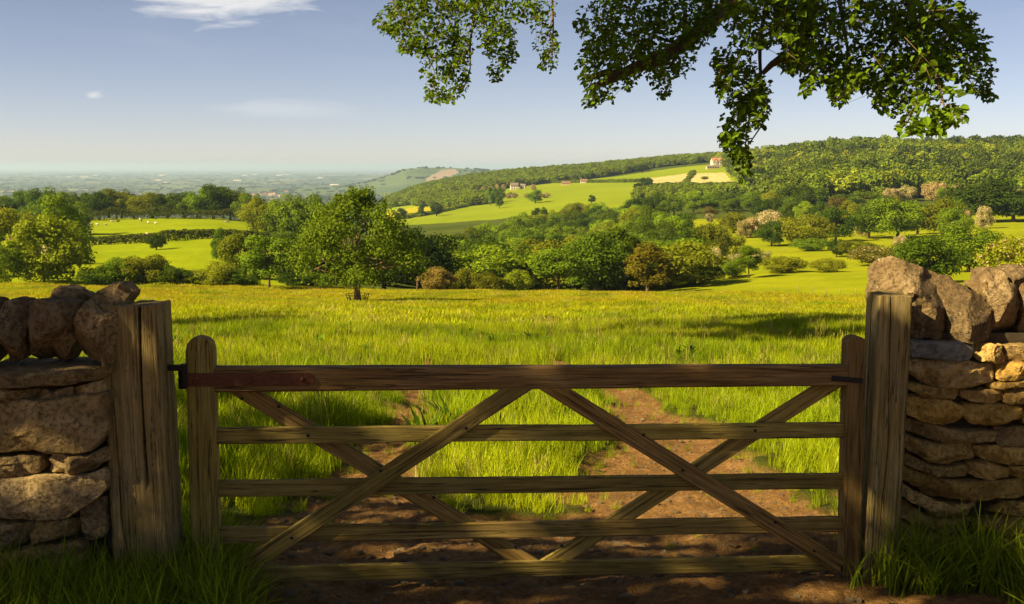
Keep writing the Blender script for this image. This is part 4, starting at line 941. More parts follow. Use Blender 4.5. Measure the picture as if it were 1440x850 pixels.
# ------------------------------------------------------------------ timber beams
def beam(length, wd, dp, nx=24, rnd=0.006, warp=0.004, seed=0, cracks=(), shape=None, round_top=0.0, gnarl=0.0):
    """timber along +X; local Y = thickness (front at -Y), local Z = width. cracks: (perimeter position 0..1 on the front, half width, depth, x0, x1)"""
    r = np.random.default_rng(seed)
    front = [(-0.5, 0.0), (0.5, 0.0)]
    zs = sorted(set([-0.5, -0.5 + rnd / wd] + list(np.linspace(-0.4, 0.4, 6 if not cracks and not gnarl else 14)) + [0.5 - rnd / wd, 0.5] +
                    [c[0] + s * c[1] / wd for c in cracks if c[5] == 'front' for s in (-1, -0.35, 0, 0.35, 1)]))
    ys = sorted(set(list(np.linspace(-0.5 + rnd / dp, 0.5 - rnd / dp, 4)) + [c[0] + s * c[1] / dp for c in cracks if c[5] != 'front' for s in (-1, 0, 1)]))
    per = [(-0.5, zz, 'f') for zz in zs[1:-1]] + [(yy, 0.5, 's') for yy in ys] + [(0.5, zz, 'b') for zz in zs[1:-1][::-1]] + [(yy, -0.5, 't') for yy in ys[::-1]]
    m = len(per); X = np.linspace(0, length, max(nx - 9, 5)); nx = max(nx - 9, 5) + 9; X = np.concatenate([X[:-1], X[-1] - (X[-1] - X[-2]) * (1 - np.linspace(0, 1, 11) ** 0.7)]); V = np.zeros((nx + 1, m, 3))
    for i, x in enumerate(X):
        for k, (yy, zz, sd) in enumerate(per):
            p = np.array((x, yy * dp, zz * wd))
            for (c0, hw, dep, x0, x1, side) in cracks:
                u = zz * wd - c0 * wd if side == 'front' else yy * dp - c0 * dp
                if ((side == 'front' and sd == 'f') or (side == 'right' and sd == 't') or (side == 'left' and sd == 's')) and abs(u) <= hw * 1.01 and x0 <= x <= x1:
                    mv = (vnoise(x * 3.1, c0 * 10, 1, 3) - 0.5) * 0.035
                    dd = dep * max(0, 1 - (abs(u) / hw) ** 2) * min(1, (x - x0) / 0.12 + 0.0, (x1 - x) / 0.12 + (1.0 if x1 >= length else 0.0))
                    if side == 'front': p[1] += dd
                    else: p[2] += dd * (1 if sd == 't' else -1)
            for (c0, hw, dep, x0, x1, side) in cracks:              # let the crack wander with the grain
                if side == 'front' and sd == 'f': p[2] += (float(vnoise(x * 2.3, c0 * 7 + 3, 1, 3)) - 0.5) * 0.04 * math.exp(-((zz - c0) * wd / 0.03) ** 2)
            V[i, k] = p
    if gnarl: V += (np.stack([vnoise(V[..., 0] * 3, V[..., 1] * 14 + 5 * j, V[..., 2] * 14 + seed, 3) for j in range(3)], -1) - 0.5) * np.array((0, gnarl, gnarl))
    wx = (vnoise(X * 2.2, seed * 3.3, 0.5, 3) - 0.5) * 2 * warp; V[:, :, 2] += wx[:, None]; V[:, :, 1] += ((vnoise(X * 1.7, seed * 1.3, 8.5, 2) - 0.5) * 2 * warp)[:, None]
    V[..., 1:] += r.normal(0, warp * 0.12, V[..., 1:].shape)
    if shape is not None: V = shape(V, X)
    Vf = V.reshape(-1, 3); Q = []; k = np.arange(m); kk = (k + 1) % m
    for i in range(nx): Q.append(np.stack([i*m+k, (i+1)*m+k, (i+1)*m+kk, i*m+kk], -1))
    c0 = len(Vf); Vf = np.concatenate([Vf, V[0].mean(0)[None], V[-1].mean(0)[None] + np.array([[round_top, 0, 0]])])
    T = np.concatenate([np.stack([k, kk, np.full(m, c0)], -1), np.stack([nx*m+kk, nx*m+k, np.full(m, c0 + 1)], -1)])
    return Vf, np.concatenate(Q), T
def beam_obj(name, parent, p0, p1, wd, dp, mat, front=(0, -1, 0), flip=False, **kw):
    p0, p1 = np.asarray(p0, float), np.asarray(p1, float); L = np.linalg.norm(p1 - p0); x = (p1 - p0) / L
    y_ = -np.asarray(front, float); y_ = y_ - x * y_.dot(x); y_ /= np.linalg.norm(y_); z_ = np.cross(x, y_)
    V, Q, T = beam(L, wd, dp, **kw); me = mesh_np(name, V, Q, T, mat, True)
    try: me.set_sharp_from_angle(angle=R(42))
    except Exception: pass
    M = Matrix(((x[0], y_[0], z_[0], p0[0]), (x[1], y_[1], z_[1], p0[1]), (x[2], y_[2], z_[2], p0[2]), (0, 0, 0, 1)))
    if parent is not None: M = Matrix.Translation(-Vector(parent.location)) @ M
    return obj(name, me, parent, mtx=M)

# ------------------------------------------------------------------ gate
GS = 0.11; GY = 5.5
GN = np.array((GS, -1, 0.0)); GN /= np.linalg.norm(GN)                 # towards the camera
def gp(px, py, push=0.0):                                              # a pixel on the plane of the gate (push > 0: nearer)
    d = ray(px, py); o = np.array((0, 0, CZ)); p0 = np.array((0, GY, 0)) + GN * push
    t = (p0 - o).dot(GN) / d.dot(GN); return o + d * t
gx0 = gp(283, 790); gate = empty('field_gate', (gp(740, 805)[0], gp(740, 805)[1], 0.0), 'weathered five bar timber gate with crossed braces between two posts', 'gate')
def dome(rt, L0):
    def f(V, X):
        for i, x in enumerate(X):
            u = (x - (L0 - rt)) / rt
            if u > 0: V[i, :, 2] *= math.sqrt(max(0.002, 1 - min(1, u) ** 2.4)); V[i, :, 1] *= 1 - 0.10 * u * u
        return V
    return f
b0, b1 = gp(292, 808), gp(282, 473); L0 = np.linalg.norm(b1 - b0)
def stile_x(L0):
    return None
beam_obj('hanging_stile', gate, b0, b1, 0.132, 0.092, M_WOOD, front=GN, nx=44, shape=dome(0.066, L0), seed=3, warp=0.003, round_top=0.0)
b0, b1 = gp(1193, 806), gp(1201, 472); L1 = np.linalg.norm(b1 - b0)
beam_obj('shutting_stile', gate, b0, b1, 0.092, 0.10, M_WOOD, front=GN, nx=40, shape=dome(0.035, L1), seed=4, warp=0.003, round_top=0.0)
def taper(V, X):
    k = 1 - 0.14 * (X / X[-1]); V[:, :, 2] *= k[:, None]; return V
beam_obj('top_rail', gate, gp(296, 533, 0), gp(1199, 527, 0), 0.118, 0.086, M_RAIL, front=GN, nx=60, seed=5, warp=0.003, shape=taper, rnd=0.008)
for i, (a0, a1, wd) in enumerate(((613, 604.5, 0.079), (687, 676, 0.080), (752.5, 736.5, 0.080), (808, 791, 0.078))):
    beam_obj('bar', gate, gp(303, a0), gp(1190, a1), wd, 0.030, M_WOOD, front=GN, nx=50, seed=10 + i, warp=0.004, rnd=0.004)
def brace(pa, pb, side, seed):
    off_ = 0.0285 * side
    beam_obj('brace', gate, gp(*pa, off_), gp(*pb, off_), 0.083, 0.024, M_WOOD, front=GN, nx=30, seed=seed, warp=0.003, rnd=0.004)
brace((322, 812), (752, 531), 1, 21); brace((754, 531), (1182, 797), 1, 22)
brace((318, 535), (760, 802), -1, 23); brace((1186, 528), (762, 800), -1, 24)
def disc_bolt(parent, p, rad, h, n_, mat, name='bolt'):
    p = np.asarray(p) - np.array(parent.location); mb = MB(); mb.tube([p - n_ * h, p + n_ * h * 0.6, p + n_ * h], [rad, rad, rad * 0.55], 8); return obj(name, mb.mesh(name, mat), parent)
st0, st1 = gp(262, 534.5, 0.05), gp(441, 533.5, 0.05)
def strap_end(V, X):
    L = X[-1]
    for i, x in enumerate(X):
        u = (x - (L - 0.032)) / 0.032
        if u > 0: V[i, :, 2] *= math.sqrt(max(0.02, 1 - u * u))
    return V
hs = beam_obj('hinge_strap', gate, st0, st1, 0.062, 0.007, M_RUST, front=GN, nx=60, seed=31, warp=0.001, rnd=0.001, shape=strap_end)
for px, py in ((275, 537), (351, 535), (425, 534)): disc_bolt(gate, gp(px, py, 0.057), 0.011, 0.007, GN, M_RUST)
mb = MB(); c = gp(258, 533, 0.02) - np.array(gate.location); mb.tube([c + np.array((0, 0, -0.045)), c + np.array((0, 0, 0.045))], [0.024, 0.024], 10); obj('hinge_eye', mb.mesh('hinge_eye', M_IRON), gate)
for px, py, s in ((433,613,2),(340,561,-1),(1062,606,2),(655,602,1),(905,612,1),(392,572,-1),(535,662,1),(960,662,1),(610,700,-1),(410,757,1),(1090,735,1),(372,790,1),(1145,775,1),(725,770,-1),(790,768,-1)):
    disc_bolt(gate, gp(px, py, 0.0415 if s == 1 else 0.016 if s == 2 else -0.0155), 0.008, 0.003, GN, M_IRON)
beam_obj('latch', gate, gp(1170, 532, 0.048), gp(1213, 536, 0.052), 0.026, 0.010, M_IRON, front=GN, nx=8, seed=33, warp=0.0005, rnd=0.002)

# ------------------------------------------------------------------ gate posts
pz = float(ground(-1.7, 5.2))
pl = at_y(199, 770, 5.16); gpost = empty('gate_post', (pl[0], pl[1], pz), 'thick cracked timber hanging post beside the grey stone wall', 'gate post')
top = at_y(189, 430, 5.16)
lean = (top[0] - pl[0]) * 0.9
def uneven(V, X):
    L = X[-1]
    e_ = np.clip((X - (L - 0.03)) / 0.03, 0, 1)[:, None]; V[:, :, 0] += e_ * (vnoise(V[:, :, 2] * 22, V[:, :, 1] * 22, 3, 2) - 0.55) * 0.03
    return V
beam_obj('timber', gpost, (pl[0] + 0.005, 5.27, pz - 0.15), (pl[0] - 0.022, 5.27, top[2]), 0.272, 0.22, M_POST, nx=90, seed=41, warp=0.006, gnarl=0.014, rnd=0.012, shape=uneven,
         cracks=((-0.17, 0.008, 0.055, 0.75, 3.0, 'front'), (0.30, 0.003, 0.008, 0.2, 1.0, 'front'), (-0.1, 0.009, 0.04, 0.6, 3.0, 'right')))
q = at_y(250, 518, 5.27) - np.array(gpost.location); mb = MB(); mb.box(q + np.array((-0.05, -0.012, -0.012)), q + np.array((0.035, 0.012, 0.016))); mb.tube([q + np.array((0.028, 0, -0.09)), q + np.array((0.028, 0, 0.02))], [0.014, 0.014], 8)
obj('hinge_pin', mb.mesh('hinge_pin', M_IRON, False), gpost)
pr = at_y(1238, 800, 5.62); pzr = float(ground(2.0, 5.7))
gpr = empty('gate_post', (1.865, 5.74, pzr), 'square timber shutting post beside the honey stone wall', 'gate post')
topr = at_y(1250, 416, 5.62)
beam_obj('timber', gpr, (1.890, 5.74, pzr - 0.15), (1.915, 5.74, topr[2]), 0.165, 0.22, M_POST, nx=80, seed=42, warp=0.004, gnarl=0.008, rnd=0.008, shape=uneven,
         cracks=((0.12, 0.004, 0.012, 0.2, 3.0, 'front'), (0.05, 0.006, 0.03, 0.3, 3.0, 'left')))

# ------------------------------------------------------------------ dry stone walls
def stone(parent, poly, Yf, depth, mat, seed, bulge=0.05, rough=0.028, yslope=0.0, facets=6):
    r = np.random.default_rng(seed); P = np.array([at_y(x, y_, Yf) for x, y_ in poly]); P2 = P[:, [0, 2]]
    a = P2; b = np.roll(P2, -1, 0); sg = np.linalg.norm(b - a, axis=1)[:, None]          # chipped corners and a broken, uneven outline
    P2 = np.stack([a * 0.91 + b * 0.09, a * 0.6 + b * 0.4 + r.normal(0, 1, a.shape) * np.minimum(sg * 0.03, 0.005), a * 0.09 + b * 0.91], 1).reshape(-1, 2)
    n = 60; seg = np.linalg.norm(np.roll(P2, -1, 0) - P2, axis=1); cum = np.concatenate([[0], np.cumsum(seg)]); s = np.linspace(0, cum[-1], n, endpoint=False)
    Pc = np.concatenate([P2, P2[:1]]); O = np.stack([np.interp(s, cum, Pc[:, 0]), np.interp(s, cum, Pc[:, 1])], -1)
    c = O.mean(0); size = math.sqrt(abs(0.5 * np.sum(O[:, 0] * np.roll(O[:, 1], -1) - O[:, 1] * np.roll(O[:, 0], -1))))
    rd = min(0.016, size * 0.08)
    O = c + (O - c) * (1.05 if facets > 10 else 1.015)
    rings = [(0.12, -bulge * 0.27), (0.25, -bulge * 0.25), (0.38, -bulge * 0.22), (0.5, -bulge * 0.2), (0.61, -bulge * 0.16), (0.72, -bulge * 0.12), (0.80, -bulge * 0.06), (0.86, 0.0), (0.94, rd * 0.35), (0.985, rd * 0.9), (1.0, rd * 2.0), (1.0, depth * 0.45), (0.97, depth * 0.8), (0.85, depth)]
    # the right-angled faces: let ring inset be a distance, not a share, near the rim
    V = [np.array((c[0], -bulge * 0.28, c[1]))]; D = np.linalg.norm(O - c, axis=1)
    for k, yv in rings:
        kk = k if k < 0.85 else np.maximum(0.5, 1 - (1 - k) / 0.14 * rd * 0.9 / np.maximum(D, 0.02))
        kk = np.broadcast_to(kk, D.shape)
        ring = c + (O - c) * kk[:, None]; V += [np.array((a_, yv, b_)) for a_, b_ in ring]
    V.append(np.array((c[0], depth, c[1]))); V = np.array(V)
    org = np.array((c[0], 0, c[1])); L = V - org
    f = 1.0 / max(size, 0.1)
    for sc_, am in ((1.6 * f, rough * 1.3), (4.0 * f, rough * 0.8), (9 * f, rough * 0.45)):
        nz = np.stack([vnoise(L[:, 0] * sc_ + seed * 3.1 + j * 9, L[:, 1] * sc_ + 2.2, L[:, 2] * sc_ + seed, 2) for j in range(3)], -1) - 0.5
        L = L + nz * np.array((0.45, 1.3, 0.45)) * am * 2 * min(1, size / 0.16)
    for q_ in range(facets):
        d_ = r.normal(size=3) * np.array((1.0, 0, 1.0)); d_[1] = -1.0; d_ /= np.linalg.norm(d_)
        dt = (L - np.array((0, depth * 0.3, 0))) @ d_; lim = np.percentile(dt, r.uniform(64, 95) if facets > 10 else r.uniform(78, 96)); L[:, 1] += np.minimum(np.maximum(dt - lim, 0) * 1.5, 0.095 if facets > 10 else 0.03)
    L += (np.stack([vnoise(L[:, 0] * 30 + seed, L[:, 1] * 30 + 5 * j, L[:, 2] * 30, 2) for j in range(3)], -1) - 0.5) * 0.012
    L[:, 1] += L[:, 0] * yslope
    m = len(rings); Q = []; k = np.arange(n); kk = (k + 1) % n; T = [np.stack([np.zeros(n, int), 1 + k, 1 + kk], -1)]
    for i in range(m - 1): Q.append(np.stack([1 + i*n + k, 1 + (i+1)*n + k, 1 + (i+1)*n + kk, 1 + i*n + kk], -1))
    T.append(np.stack([1 + (m-1)*n + kk, 1 + (m-1)*n + k, np.full(n, 1 + m*n)], -1))
    cw = np.sum(O[:, 0] * np.roll(O[:, 1], -1) - O[:, 1] * np.roll(O[:, 0], -1)) < 0
    Q = np.concatenate(Q); T = np.concatenate(T)
    if not cw: Q = Q[:, ::-1]; T = T[:, ::-1]
    me = mesh_np('stone', L, Q, T, mat, True); me.set_sharp_from_angle(angle=R(26))
    pl_ = np.array(parent.location); return obj('stone', me, parent, loc=Vector(np.array((org[0], Yf, org[2])) - pl_))
def z4(p): return [(x / 3, 380 + y_ / 3) for x, y_ in p]
def z5(p): return [(x / 3, 567 + y_ / 3) for x, y_ in p]
def z7(p): return [(960 + x / 3, 360 + y_ / 3) for x, y_ in p]
def z8(p): return [(960 + x / 3, 567 + y_ / 3) for x, y_ in p]
WL = 5.08
wl = empty('dry_stone_wall', (-2.6, WL + 0.25, float(ground(-2.6, 5.3))), 'grey dry stone wall of big blocks with dark upright cope stones', 'stone wall')
left = [
 (z4([(-190,150),(-90,140),(-60,200),(-70,420),(-200,420)]),0,.3,0), (z4([(-60,160),(0,148),(55,160),(68,185),(50,230),(40,395),(0,412),(-55,410)]),0,.30,0),
 (z4([(25,270),(55,190),(100,155),(190,148),(262,165),(255,250),(200,320),(188,400),(130,418),(50,412),(40,340)]),-.02,.32,0),
 (z4([(170,130),(200,85),(270,84),(332,122),(325,150),(270,175),(175,165)]),.16,.25,0),
 (z4([(210,190),(300,190),(300,300),(262,395),(190,405),(195,320)]),.10,.25,0),
 (z4([(252,300),(290,200),(330,145),(400,88),(432,90),(487,128),(455,170),(452,390),(400,412),(320,417),(270,392),(258,335)]),-.04,.34,0),
 (z4([(-150,440),(0,445),(185,432),(300,425),(390,432),(442,410),(445,450),(380,482),(300,490),(90,500),(-150,505)]),-.03,.45,1),
 (z4([(-150,510),(0,508),(148,510),(145,552),(0,560),(-150,560)]),.03,.4,1), (z4([(153,507),(296,500),(298,548),(160,552)]),.03,.4,1), (z4([(302,498),(442,465),(444,512),(304,530)]),.05,.4,1),
 (z4([(-170,575),(0,566),(180,555),(300,534),(390,530),(442,520),(444,690),(385,768),(200,778),(0,782),(-170,782)]),-.01,.45,1),
 (z5([(-160,240),(0,238),(152,230),(160,300),(80,316),(0,320),(-160,320)]),.02,.4,1), (z5([(168,262),(200,226),(372,224),(442,192),(444,245),(366,306),(176,308)]),0,.4,1),
 (z5([(-160,330),(0,328),(180,316),(368,312),(430,285),(436,380),(362,440),(280,492),(100,500),(-160,505)]),0,.45,1),
 (z5([(-160,520),(0,518),(112,512),(92,600),(40,635),(-160,640)]),.02,.4,1), (z5([(118,516),(262,502),(345,505),(330,560),(200,590),(110,610)]),.04,.4,1),
 (z5([(-160,655),(0,650),(110,625),(330,600),(340,690),(100,760),(-160,770)]),.02,.4,1), (z5([(330,450),(440,400),(450,560),(340,600)]),.06,.4,1),
]
for i, (poly, dy, dep, k) in enumerate(left): stone(wl, poly, WL + dy, dep, (M_COPE_L, M_STONE_L)[k], 200 + i, bulge=0.02 if k else 0.05, rough=0.014 if k else 0.03, facets=7 if k else 12)
def more_wall(parent, x0, x1, rows, cope_top, cope_bot, Yf, mats, seed, wlo, whi):
    """the wall carries on beyond the picture's edge: courses of stones and a row of cope stones"""
    q = np.random.default_rng(seed); k = 0
    for ya, yb in rows + [(cope_top, cope_bot)]:
        cope = ya == cope_top; x = x0
        while x < x1 - 12:
            wd_ = min(q.uniform(wlo, whi) * (0.75 if cope else 1.0), x1 - x); e = x + wd_; j = lambda a_: q.uniform(-a_, a_); m_ = (x + e) / 2
            if cope: p = [(x + 4, yb), (x + 1 + j(4), (ya + yb) / 2), (x + wd_ * 0.2, ya + 12 + j(10)), (m_ + j(10), ya + j(12)), (e - wd_ * 0.15, ya + 18 + j(12)), (e - 1, (ya + yb) / 2 + j(6)), (e - 5, yb)]
            else: p = [(x + 1, ya + 1 + j(2)), (m_ + j(10), ya + 1 + j(1.5)), (e - 1, ya + 1 + j(2)), (e - 1, yb - 1 + j(2)), (m_ + j(10), yb - 1 + j(1.5)), (x + 1, yb - 1 + j(2))]
            stone(parent, p, Yf + j(0.015), 0.34 if cope else 0.4, mats[0 if cope else 1], seed + 7 * k, bulge=0.05 if cope else 0.02, rough=0.03 if cope else 0.014, facets=12 if cope else 7); x = e; k += 1
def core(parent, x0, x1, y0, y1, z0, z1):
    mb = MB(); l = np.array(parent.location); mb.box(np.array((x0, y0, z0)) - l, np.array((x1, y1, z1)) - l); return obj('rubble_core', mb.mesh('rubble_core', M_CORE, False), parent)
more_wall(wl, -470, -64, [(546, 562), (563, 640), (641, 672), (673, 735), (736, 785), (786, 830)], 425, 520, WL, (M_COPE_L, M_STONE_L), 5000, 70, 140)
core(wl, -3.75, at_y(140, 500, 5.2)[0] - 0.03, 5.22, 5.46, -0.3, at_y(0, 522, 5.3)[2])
WR = 5.80
wr = empty('dry_stone_wall', (2.3, WR + 0.25, float(ground(2.4, 5.8))), 'honey coloured dry stone wall of thin courses with tall rugged cope stones', 'stone wall')
right = [
 (z7([(860,178),(880,140),(885,90),(925,45),(970,33),(1050,68),(1112,95),(1128,150),(1158,260),(1152,330),(1120,366),(1080,352),(1010,350),(920,350),(880,342)]),-.03,.36,0),
 (z7([(1112,97),(1140,100),(1200,118),(1240,150),(1300,190),(1347,240),(1342,330),(1310,372),(1240,362),(1170,352),(1157,262),(1128,150)]),0,.34,0),
 (z7([(1235,130),(1290,112),(1325,150),(1325,215),(1290,200)]),.14,.2,0),
 (z7([(1312,150),(1322,90),(1358,72),(1402,90),(1424,135),(1470,130),(1475,385),(1350,380),(1344,330),(1347,240)]),.01,.34,0),
 (z7([(1412,75),(1445,55),(1500,60),(1510,140),(1418,140)]),.08,.3,0), (z7([(1475,140),(1560,90),(1640,150),(1640,385),(1478,385)]),0,.34,0),
 (z7([(968,362),(1080,366),(1250,364),(1256,380),(1242,440),(1180,448),(1040,442),(968,428)]),0,.4,2), (z7([(1258,380),(1374,380),(1376,450),(1332,460),(1248,442)]),.01,.4,1), (z7([(1378,388),(1500,384),(1500,452),(1380,454)]),0,.4,1), (z7([(1504,386),(1640,386),(1640,452),(1504,452)]),0,.4,1),
 (z7([(966,446),(1200,450),(1342,460),(1332,540),(1220,562),(1100,562),(1040,552),(966,492)]),-.01,.4,1), (z7([(1346,460),(1480,456),(1480,524),(1340,532)]),0,.4,1), (z7([(1484,456),(1640,456),(1640,524),(1484,524)]),0,.4,1),
 (z7([(964,545),(1060,556),(1182,570),(1178,606),(1100,607),(1020,596),(968,572)]),0,.4,1), (z7([(1185,575),(1370,568),(1366,612),(1330,632),(1240,622),(1185,602)]),.01,.4,1), (z7([(1310,545),(1480,528),(1480,554),(1360,568),(1308,567)]),0,.4,1), (z7([(1374,570),(1500,558),(1500,632),(1370,630)]),0,.4,1), (z7([(1490,530),(1640,530),(1640,632),(1504,632)]),0,.4,1),
 (z7([(964,602),(1080,606),(1206,640),(1196,700),(1130,724),(1050,716),(966,682)]),-.01,.4,1), (z7([(1208,632),(1300,630),(1440,640),(1446,690),(1330,724),(1230,712),(1204,692)]),0,.4,1), (z7([(1450,640),(1640,636),(1640,720),(1452,720)]),0,.4,1),
 (z7([(962,706),(1100,726),(1336,746),(1336,790),(1200,797),(1050,782),(964,752)]),0,.4,1), (z7([(1340,736),(1500,724),(1500,806),(1340,802)]),.01,.4,1), (z7([(1504,724),(1640,724),(1640,806),(1504,806)]),0,.4,1),
 (z8([(955,148),(1020,170),(1252,182),(1246,245),(1180,263),(1060,263),(958,202)]),0,.4,1), (z8([(1256,196),(1340,188),(1480,190),(1480,262),(1340,266),(1264,242)]),0,.4,1), (z8([(1484,190),(1640,190),(1640,262),(1484,262)]),0,.4,1),
 (z8([(945,215),(1060,270),(1216,268),(1213,312),(1060,317),(945,272)]),.01,.4,1), (z8([(1219,264),(1300,256),(1390,280),(1386,316),(1290,333),(1220,312)]),0,.4,1), (z8([(1394,276),(1520,268),(1520,330),(1400,322)]),0,.4,1), (z8([(1524,268),(1640,268),(1640,330),(1524,330)]),0,.4,1),
 (z8([(942,284),(1050,330),(1250,336),(1460,330),(1460,412),(1200,419),(1060,416),(944,342)]),-.01,.4,1), (z8([(1464,334),(1640,334),(1640,412),(1464,412)]),0,.4,1),
 (z8([(936,350),(1030,416),(1060,440),(1330,424),(1382,430),(1300,472),(1200,490),(1080,487),(940,402)]),0,.4,1), (z8([(1340,450),(1390,425),(1640,418),(1640,486),(1310,482)]),0,.4,1),
 (z8([(930,410),(1060,490),(1240,502),(1242,562),(1120,562),(932,500)]),0,.4,1), (z8([(1246,502),(1480,490),(1480,562),(1250,572)]),0,.4,1), (z8([(1484,490),(1640,490),(1640,562),(1484,562)]),0,.4,1),
 (z8([(930,510),(1120,568),(1300,576),(1300,640),(930,640)]),.01,.4,1), (z8([(1304,578),(1640,568),(1640,640),(1304,640)]),0,.4,1),
]
M_SLAB = stone_mat('blue_grey_slab', (0.10, 0.095, 0.075), (0.19, 0.18, 0.14), (0.28, 0.27, 0.21), 0.4, 0.4, 0.25)
for i, (poly, dy, dep, k) in enumerate(right): stone(wr, poly, WR + dy, dep, (M_COPE_R, M_STONE_R, M_SLAB)[k], 300 + i, bulge=0.02 if k else 0.05, rough=0.014 if k else 0.03, facets=7 if k else 12)
more_wall(wr, 1508, 1880, [(488, 512), (513, 535), (536, 571), (572, 600), (601, 628), (629, 656), (657, 678), (679, 705), (706, 730), (731, 755), (756, 781)], 385, 487, WR, (M_COPE_R, M_STONE_R), 6000, 60, 120)
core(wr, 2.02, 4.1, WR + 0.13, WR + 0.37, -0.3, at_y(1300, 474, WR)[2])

# ------------------------------------------------------------------ grass
def tuft(seed, nb, L, wd, spread, lean, head=0.0):
    r = np.random.default_rng(seed); V = []; Q = []; T = []; rn = []; hg = []; n = 0
    for b in range(nb):
        a = r.uniform(0, 6.28); rr = spread * math.sqrt(r.random()); p = np.array((rr * math.cos(a), rr * math.sin(a), -0.03)); l = r.uniform(*L); w_ = r.uniform(*wd)
        d = r.uniform(0, 6.28); ld = np.array((math.cos(d), math.sin(d), 0)); ln = r.uniform(*lean); sd = np.array((-ld[1], ld[0], 0)) if r.random() < .7 else ld
        for k, t in enumerate((0, 0.4, 0.75)):
            q = p + np.array((0, 0, l * (t - 0.25 * ln * t * t))) + ld * l * ln * t * t; ww = w_ * (1, 0.85, 0.55)[k]; V += [q - sd * ww / 2, q + sd * ww / 2]
        V.append(p + np.array((0, 0, l * (1 - 0.25 * ln))) + ld * l * ln); Q += [(n, n+1, n+3, n+2), (n+2, n+3, n+5, n+4)]; T.append((n+4, n+5, n+6)); n += 7
        rn.append(r.random())
    rq = np.repeat(rn, 2); return mesh_np('tuft', V, Q, T, M_GRASS, True, {'rnd': ('FACE', np.concatenate([rq, rn]))})
NEARP = [tuft(500 + i, 30, (0.14, 0.42), (0.005, 0.010), 0.11, (0.05, 0.55)) for i in range(5)]
MIDP = [tuft(520 + i, 34, (0.22, 0.52), (0.009, 0.016), 0.22, (0.05, 0.5)) for i in range(4)]
FARP = [tuft(540 + i, 46, (0.28, 0.60), (0.022, 0.045), 0.55, (0.05, 0.45)) for i in range(4)]
VERGE = [tuft(560 + i, 16, (0.16, 0.46), (0.006, 0.012), 0.07, (0.2, 0.95)) for i in range(6)]
r = np.random.default_rng(8)
def field_points(n, y0, y1, w0=0.54):
    Y = np.sqrt(r.uniform(y0 * y0, y1 * y1, n)); X = r.uniform(-w0, w0, n) * Y; return X, Y
def meadow_tint(X, Y, n):
    big = vnoise(X / 5.0, Y / 7.0, 0, 3); med = vnoise(X / 1.3, Y / 1.6, 3, 3)
    g = np.array((0.195, 0.265, 0.007)); yv = np.array((0.37, 0.40, 0.008)); ol = np.array((0.385, 0.320, 0.010))
    t = np.clip((Y - 9) / 40, 0, 1) * 0.45 + (big - 0.5) * 1.7 + (med - 0.5) * 1.2 + 0.22; t = np.clip(t, 0, 1)[:, None]
    f = np.clip((Y - 40) / 60, 0, 1)[:, None] * np.clip(0.65 + (big - 0.5)[:, None] * 1.6, 0, 1)
    c = g * (1 - t) + yv * t; c = c * (1 - f) + ol * f
    dead = r.random((n, 1)) < 0.05
    c = np.where(dead, np.array((0.38, 0.29, 0.10)), c)
    return c * r.uniform(0.65, 1.3, (n, 1)) * (0.75 + 0.5 * med[:, None])
SH = []
for y0, y1, n, s0 in ((5.6, 16, 9500, 1.0),):
    X, Y = field_points(n, y0, y1, 0.62); sa = soil_amt(X, Y); hv = vnoise(X / 1.1, Y / 1.3, 9, 3)
    ok = (sa < -0.03 - 0.1 * r.random(n)) | ((r.random(n) < 0.06) & (Y > 6.4)); ok &= ~((np.abs(X) > 1.5) & (Y < 5.9)); X, Y, sa, hv = X[ok], Y[ok], sa[ok], hv[ok]; m = len(X)
    s = (0.1 + 1.6 * hv) * r.uniform(0.8, 1.25, m) * np.clip(0.45 + (-sa) * 1.3, 0.35, 1.05) * np.interp(Y, [5.6, 9, 16], [0.8, 0.95, 1.0])
    scatter('meadow_grass', np.stack([X, Y, ground(X, Y)], -1), r.uniform(0, 6.28, m), np.stack([s * 1.05, s * 1.05, s], -1), r.integers(0, 5, m), NEARP, 'fresh green grass growing between and beside the wheel tracks', 'grass', meadow_tint(X, Y, m), r.normal(0, .1, (m, 2)))
X, Y = field_points(17500, 15.5, 46, 0.57); sa = soil_amt(X, Y); ok = (sa < -0.02) | (Y > 27); X, Y = X[ok], Y[ok]; m = len(X); s = (0.12 + 1.15 * vnoise(X / 1.8, Y / 2.2, 9, 3)) * r.uniform(0.75, 1.25, m)
scatter('meadow_grass', np.stack([X, Y, ground(X, Y)], -1), r.uniform(0, 6.28, m), np.stack([s, s, s], -1), r.integers(0, 4, m), MIDP, 'sunlit long grass in the middle of the meadow', 'grass', meadow_tint(X, Y, m), r.normal(0, .08, (m, 2)))
X, Y = field_points(36000, 44, 168, 0.56); pxx = 720 + F * X / Y; ok = Y < bump1(pxx, [(-900, 150), (0, 151), (500, 157), (850, 161), (960, 164), (1000, 149), (1200, 127), (1440, 103), (3000, 95)]) - 1; X, Y = X[ok], Y[ok]; m = len(X); s = 0.55 + 0.6 * vnoise(X / 4, Y / 5, 9, 3)
scatter('meadow_grass', np.stack([X, Y, ground(X, Y)], -1), r.uniform(0, 6.28, m), np.stack([s * 1.3, s * 1.3, s * 0.9], -1), r.integers(0, 4, m), FARP, 'olive gold seeding grass at the far side of the meadow', 'grass', meadow_tint(X, Y, m))
X, Y = field_points(5200, 6.0, 20, 0.3); sa = soil_amt(X, Y); ok = (sa > -0.12) & (sa < 0.30) & (r.random(len(X)) < 0.55); X, Y, sa = X[ok], Y[ok], sa[ok]; m = len(X); s = r.uniform(0.12, 0.5, m) * np.clip(0.9 - sa * 2, 0.35, 1)
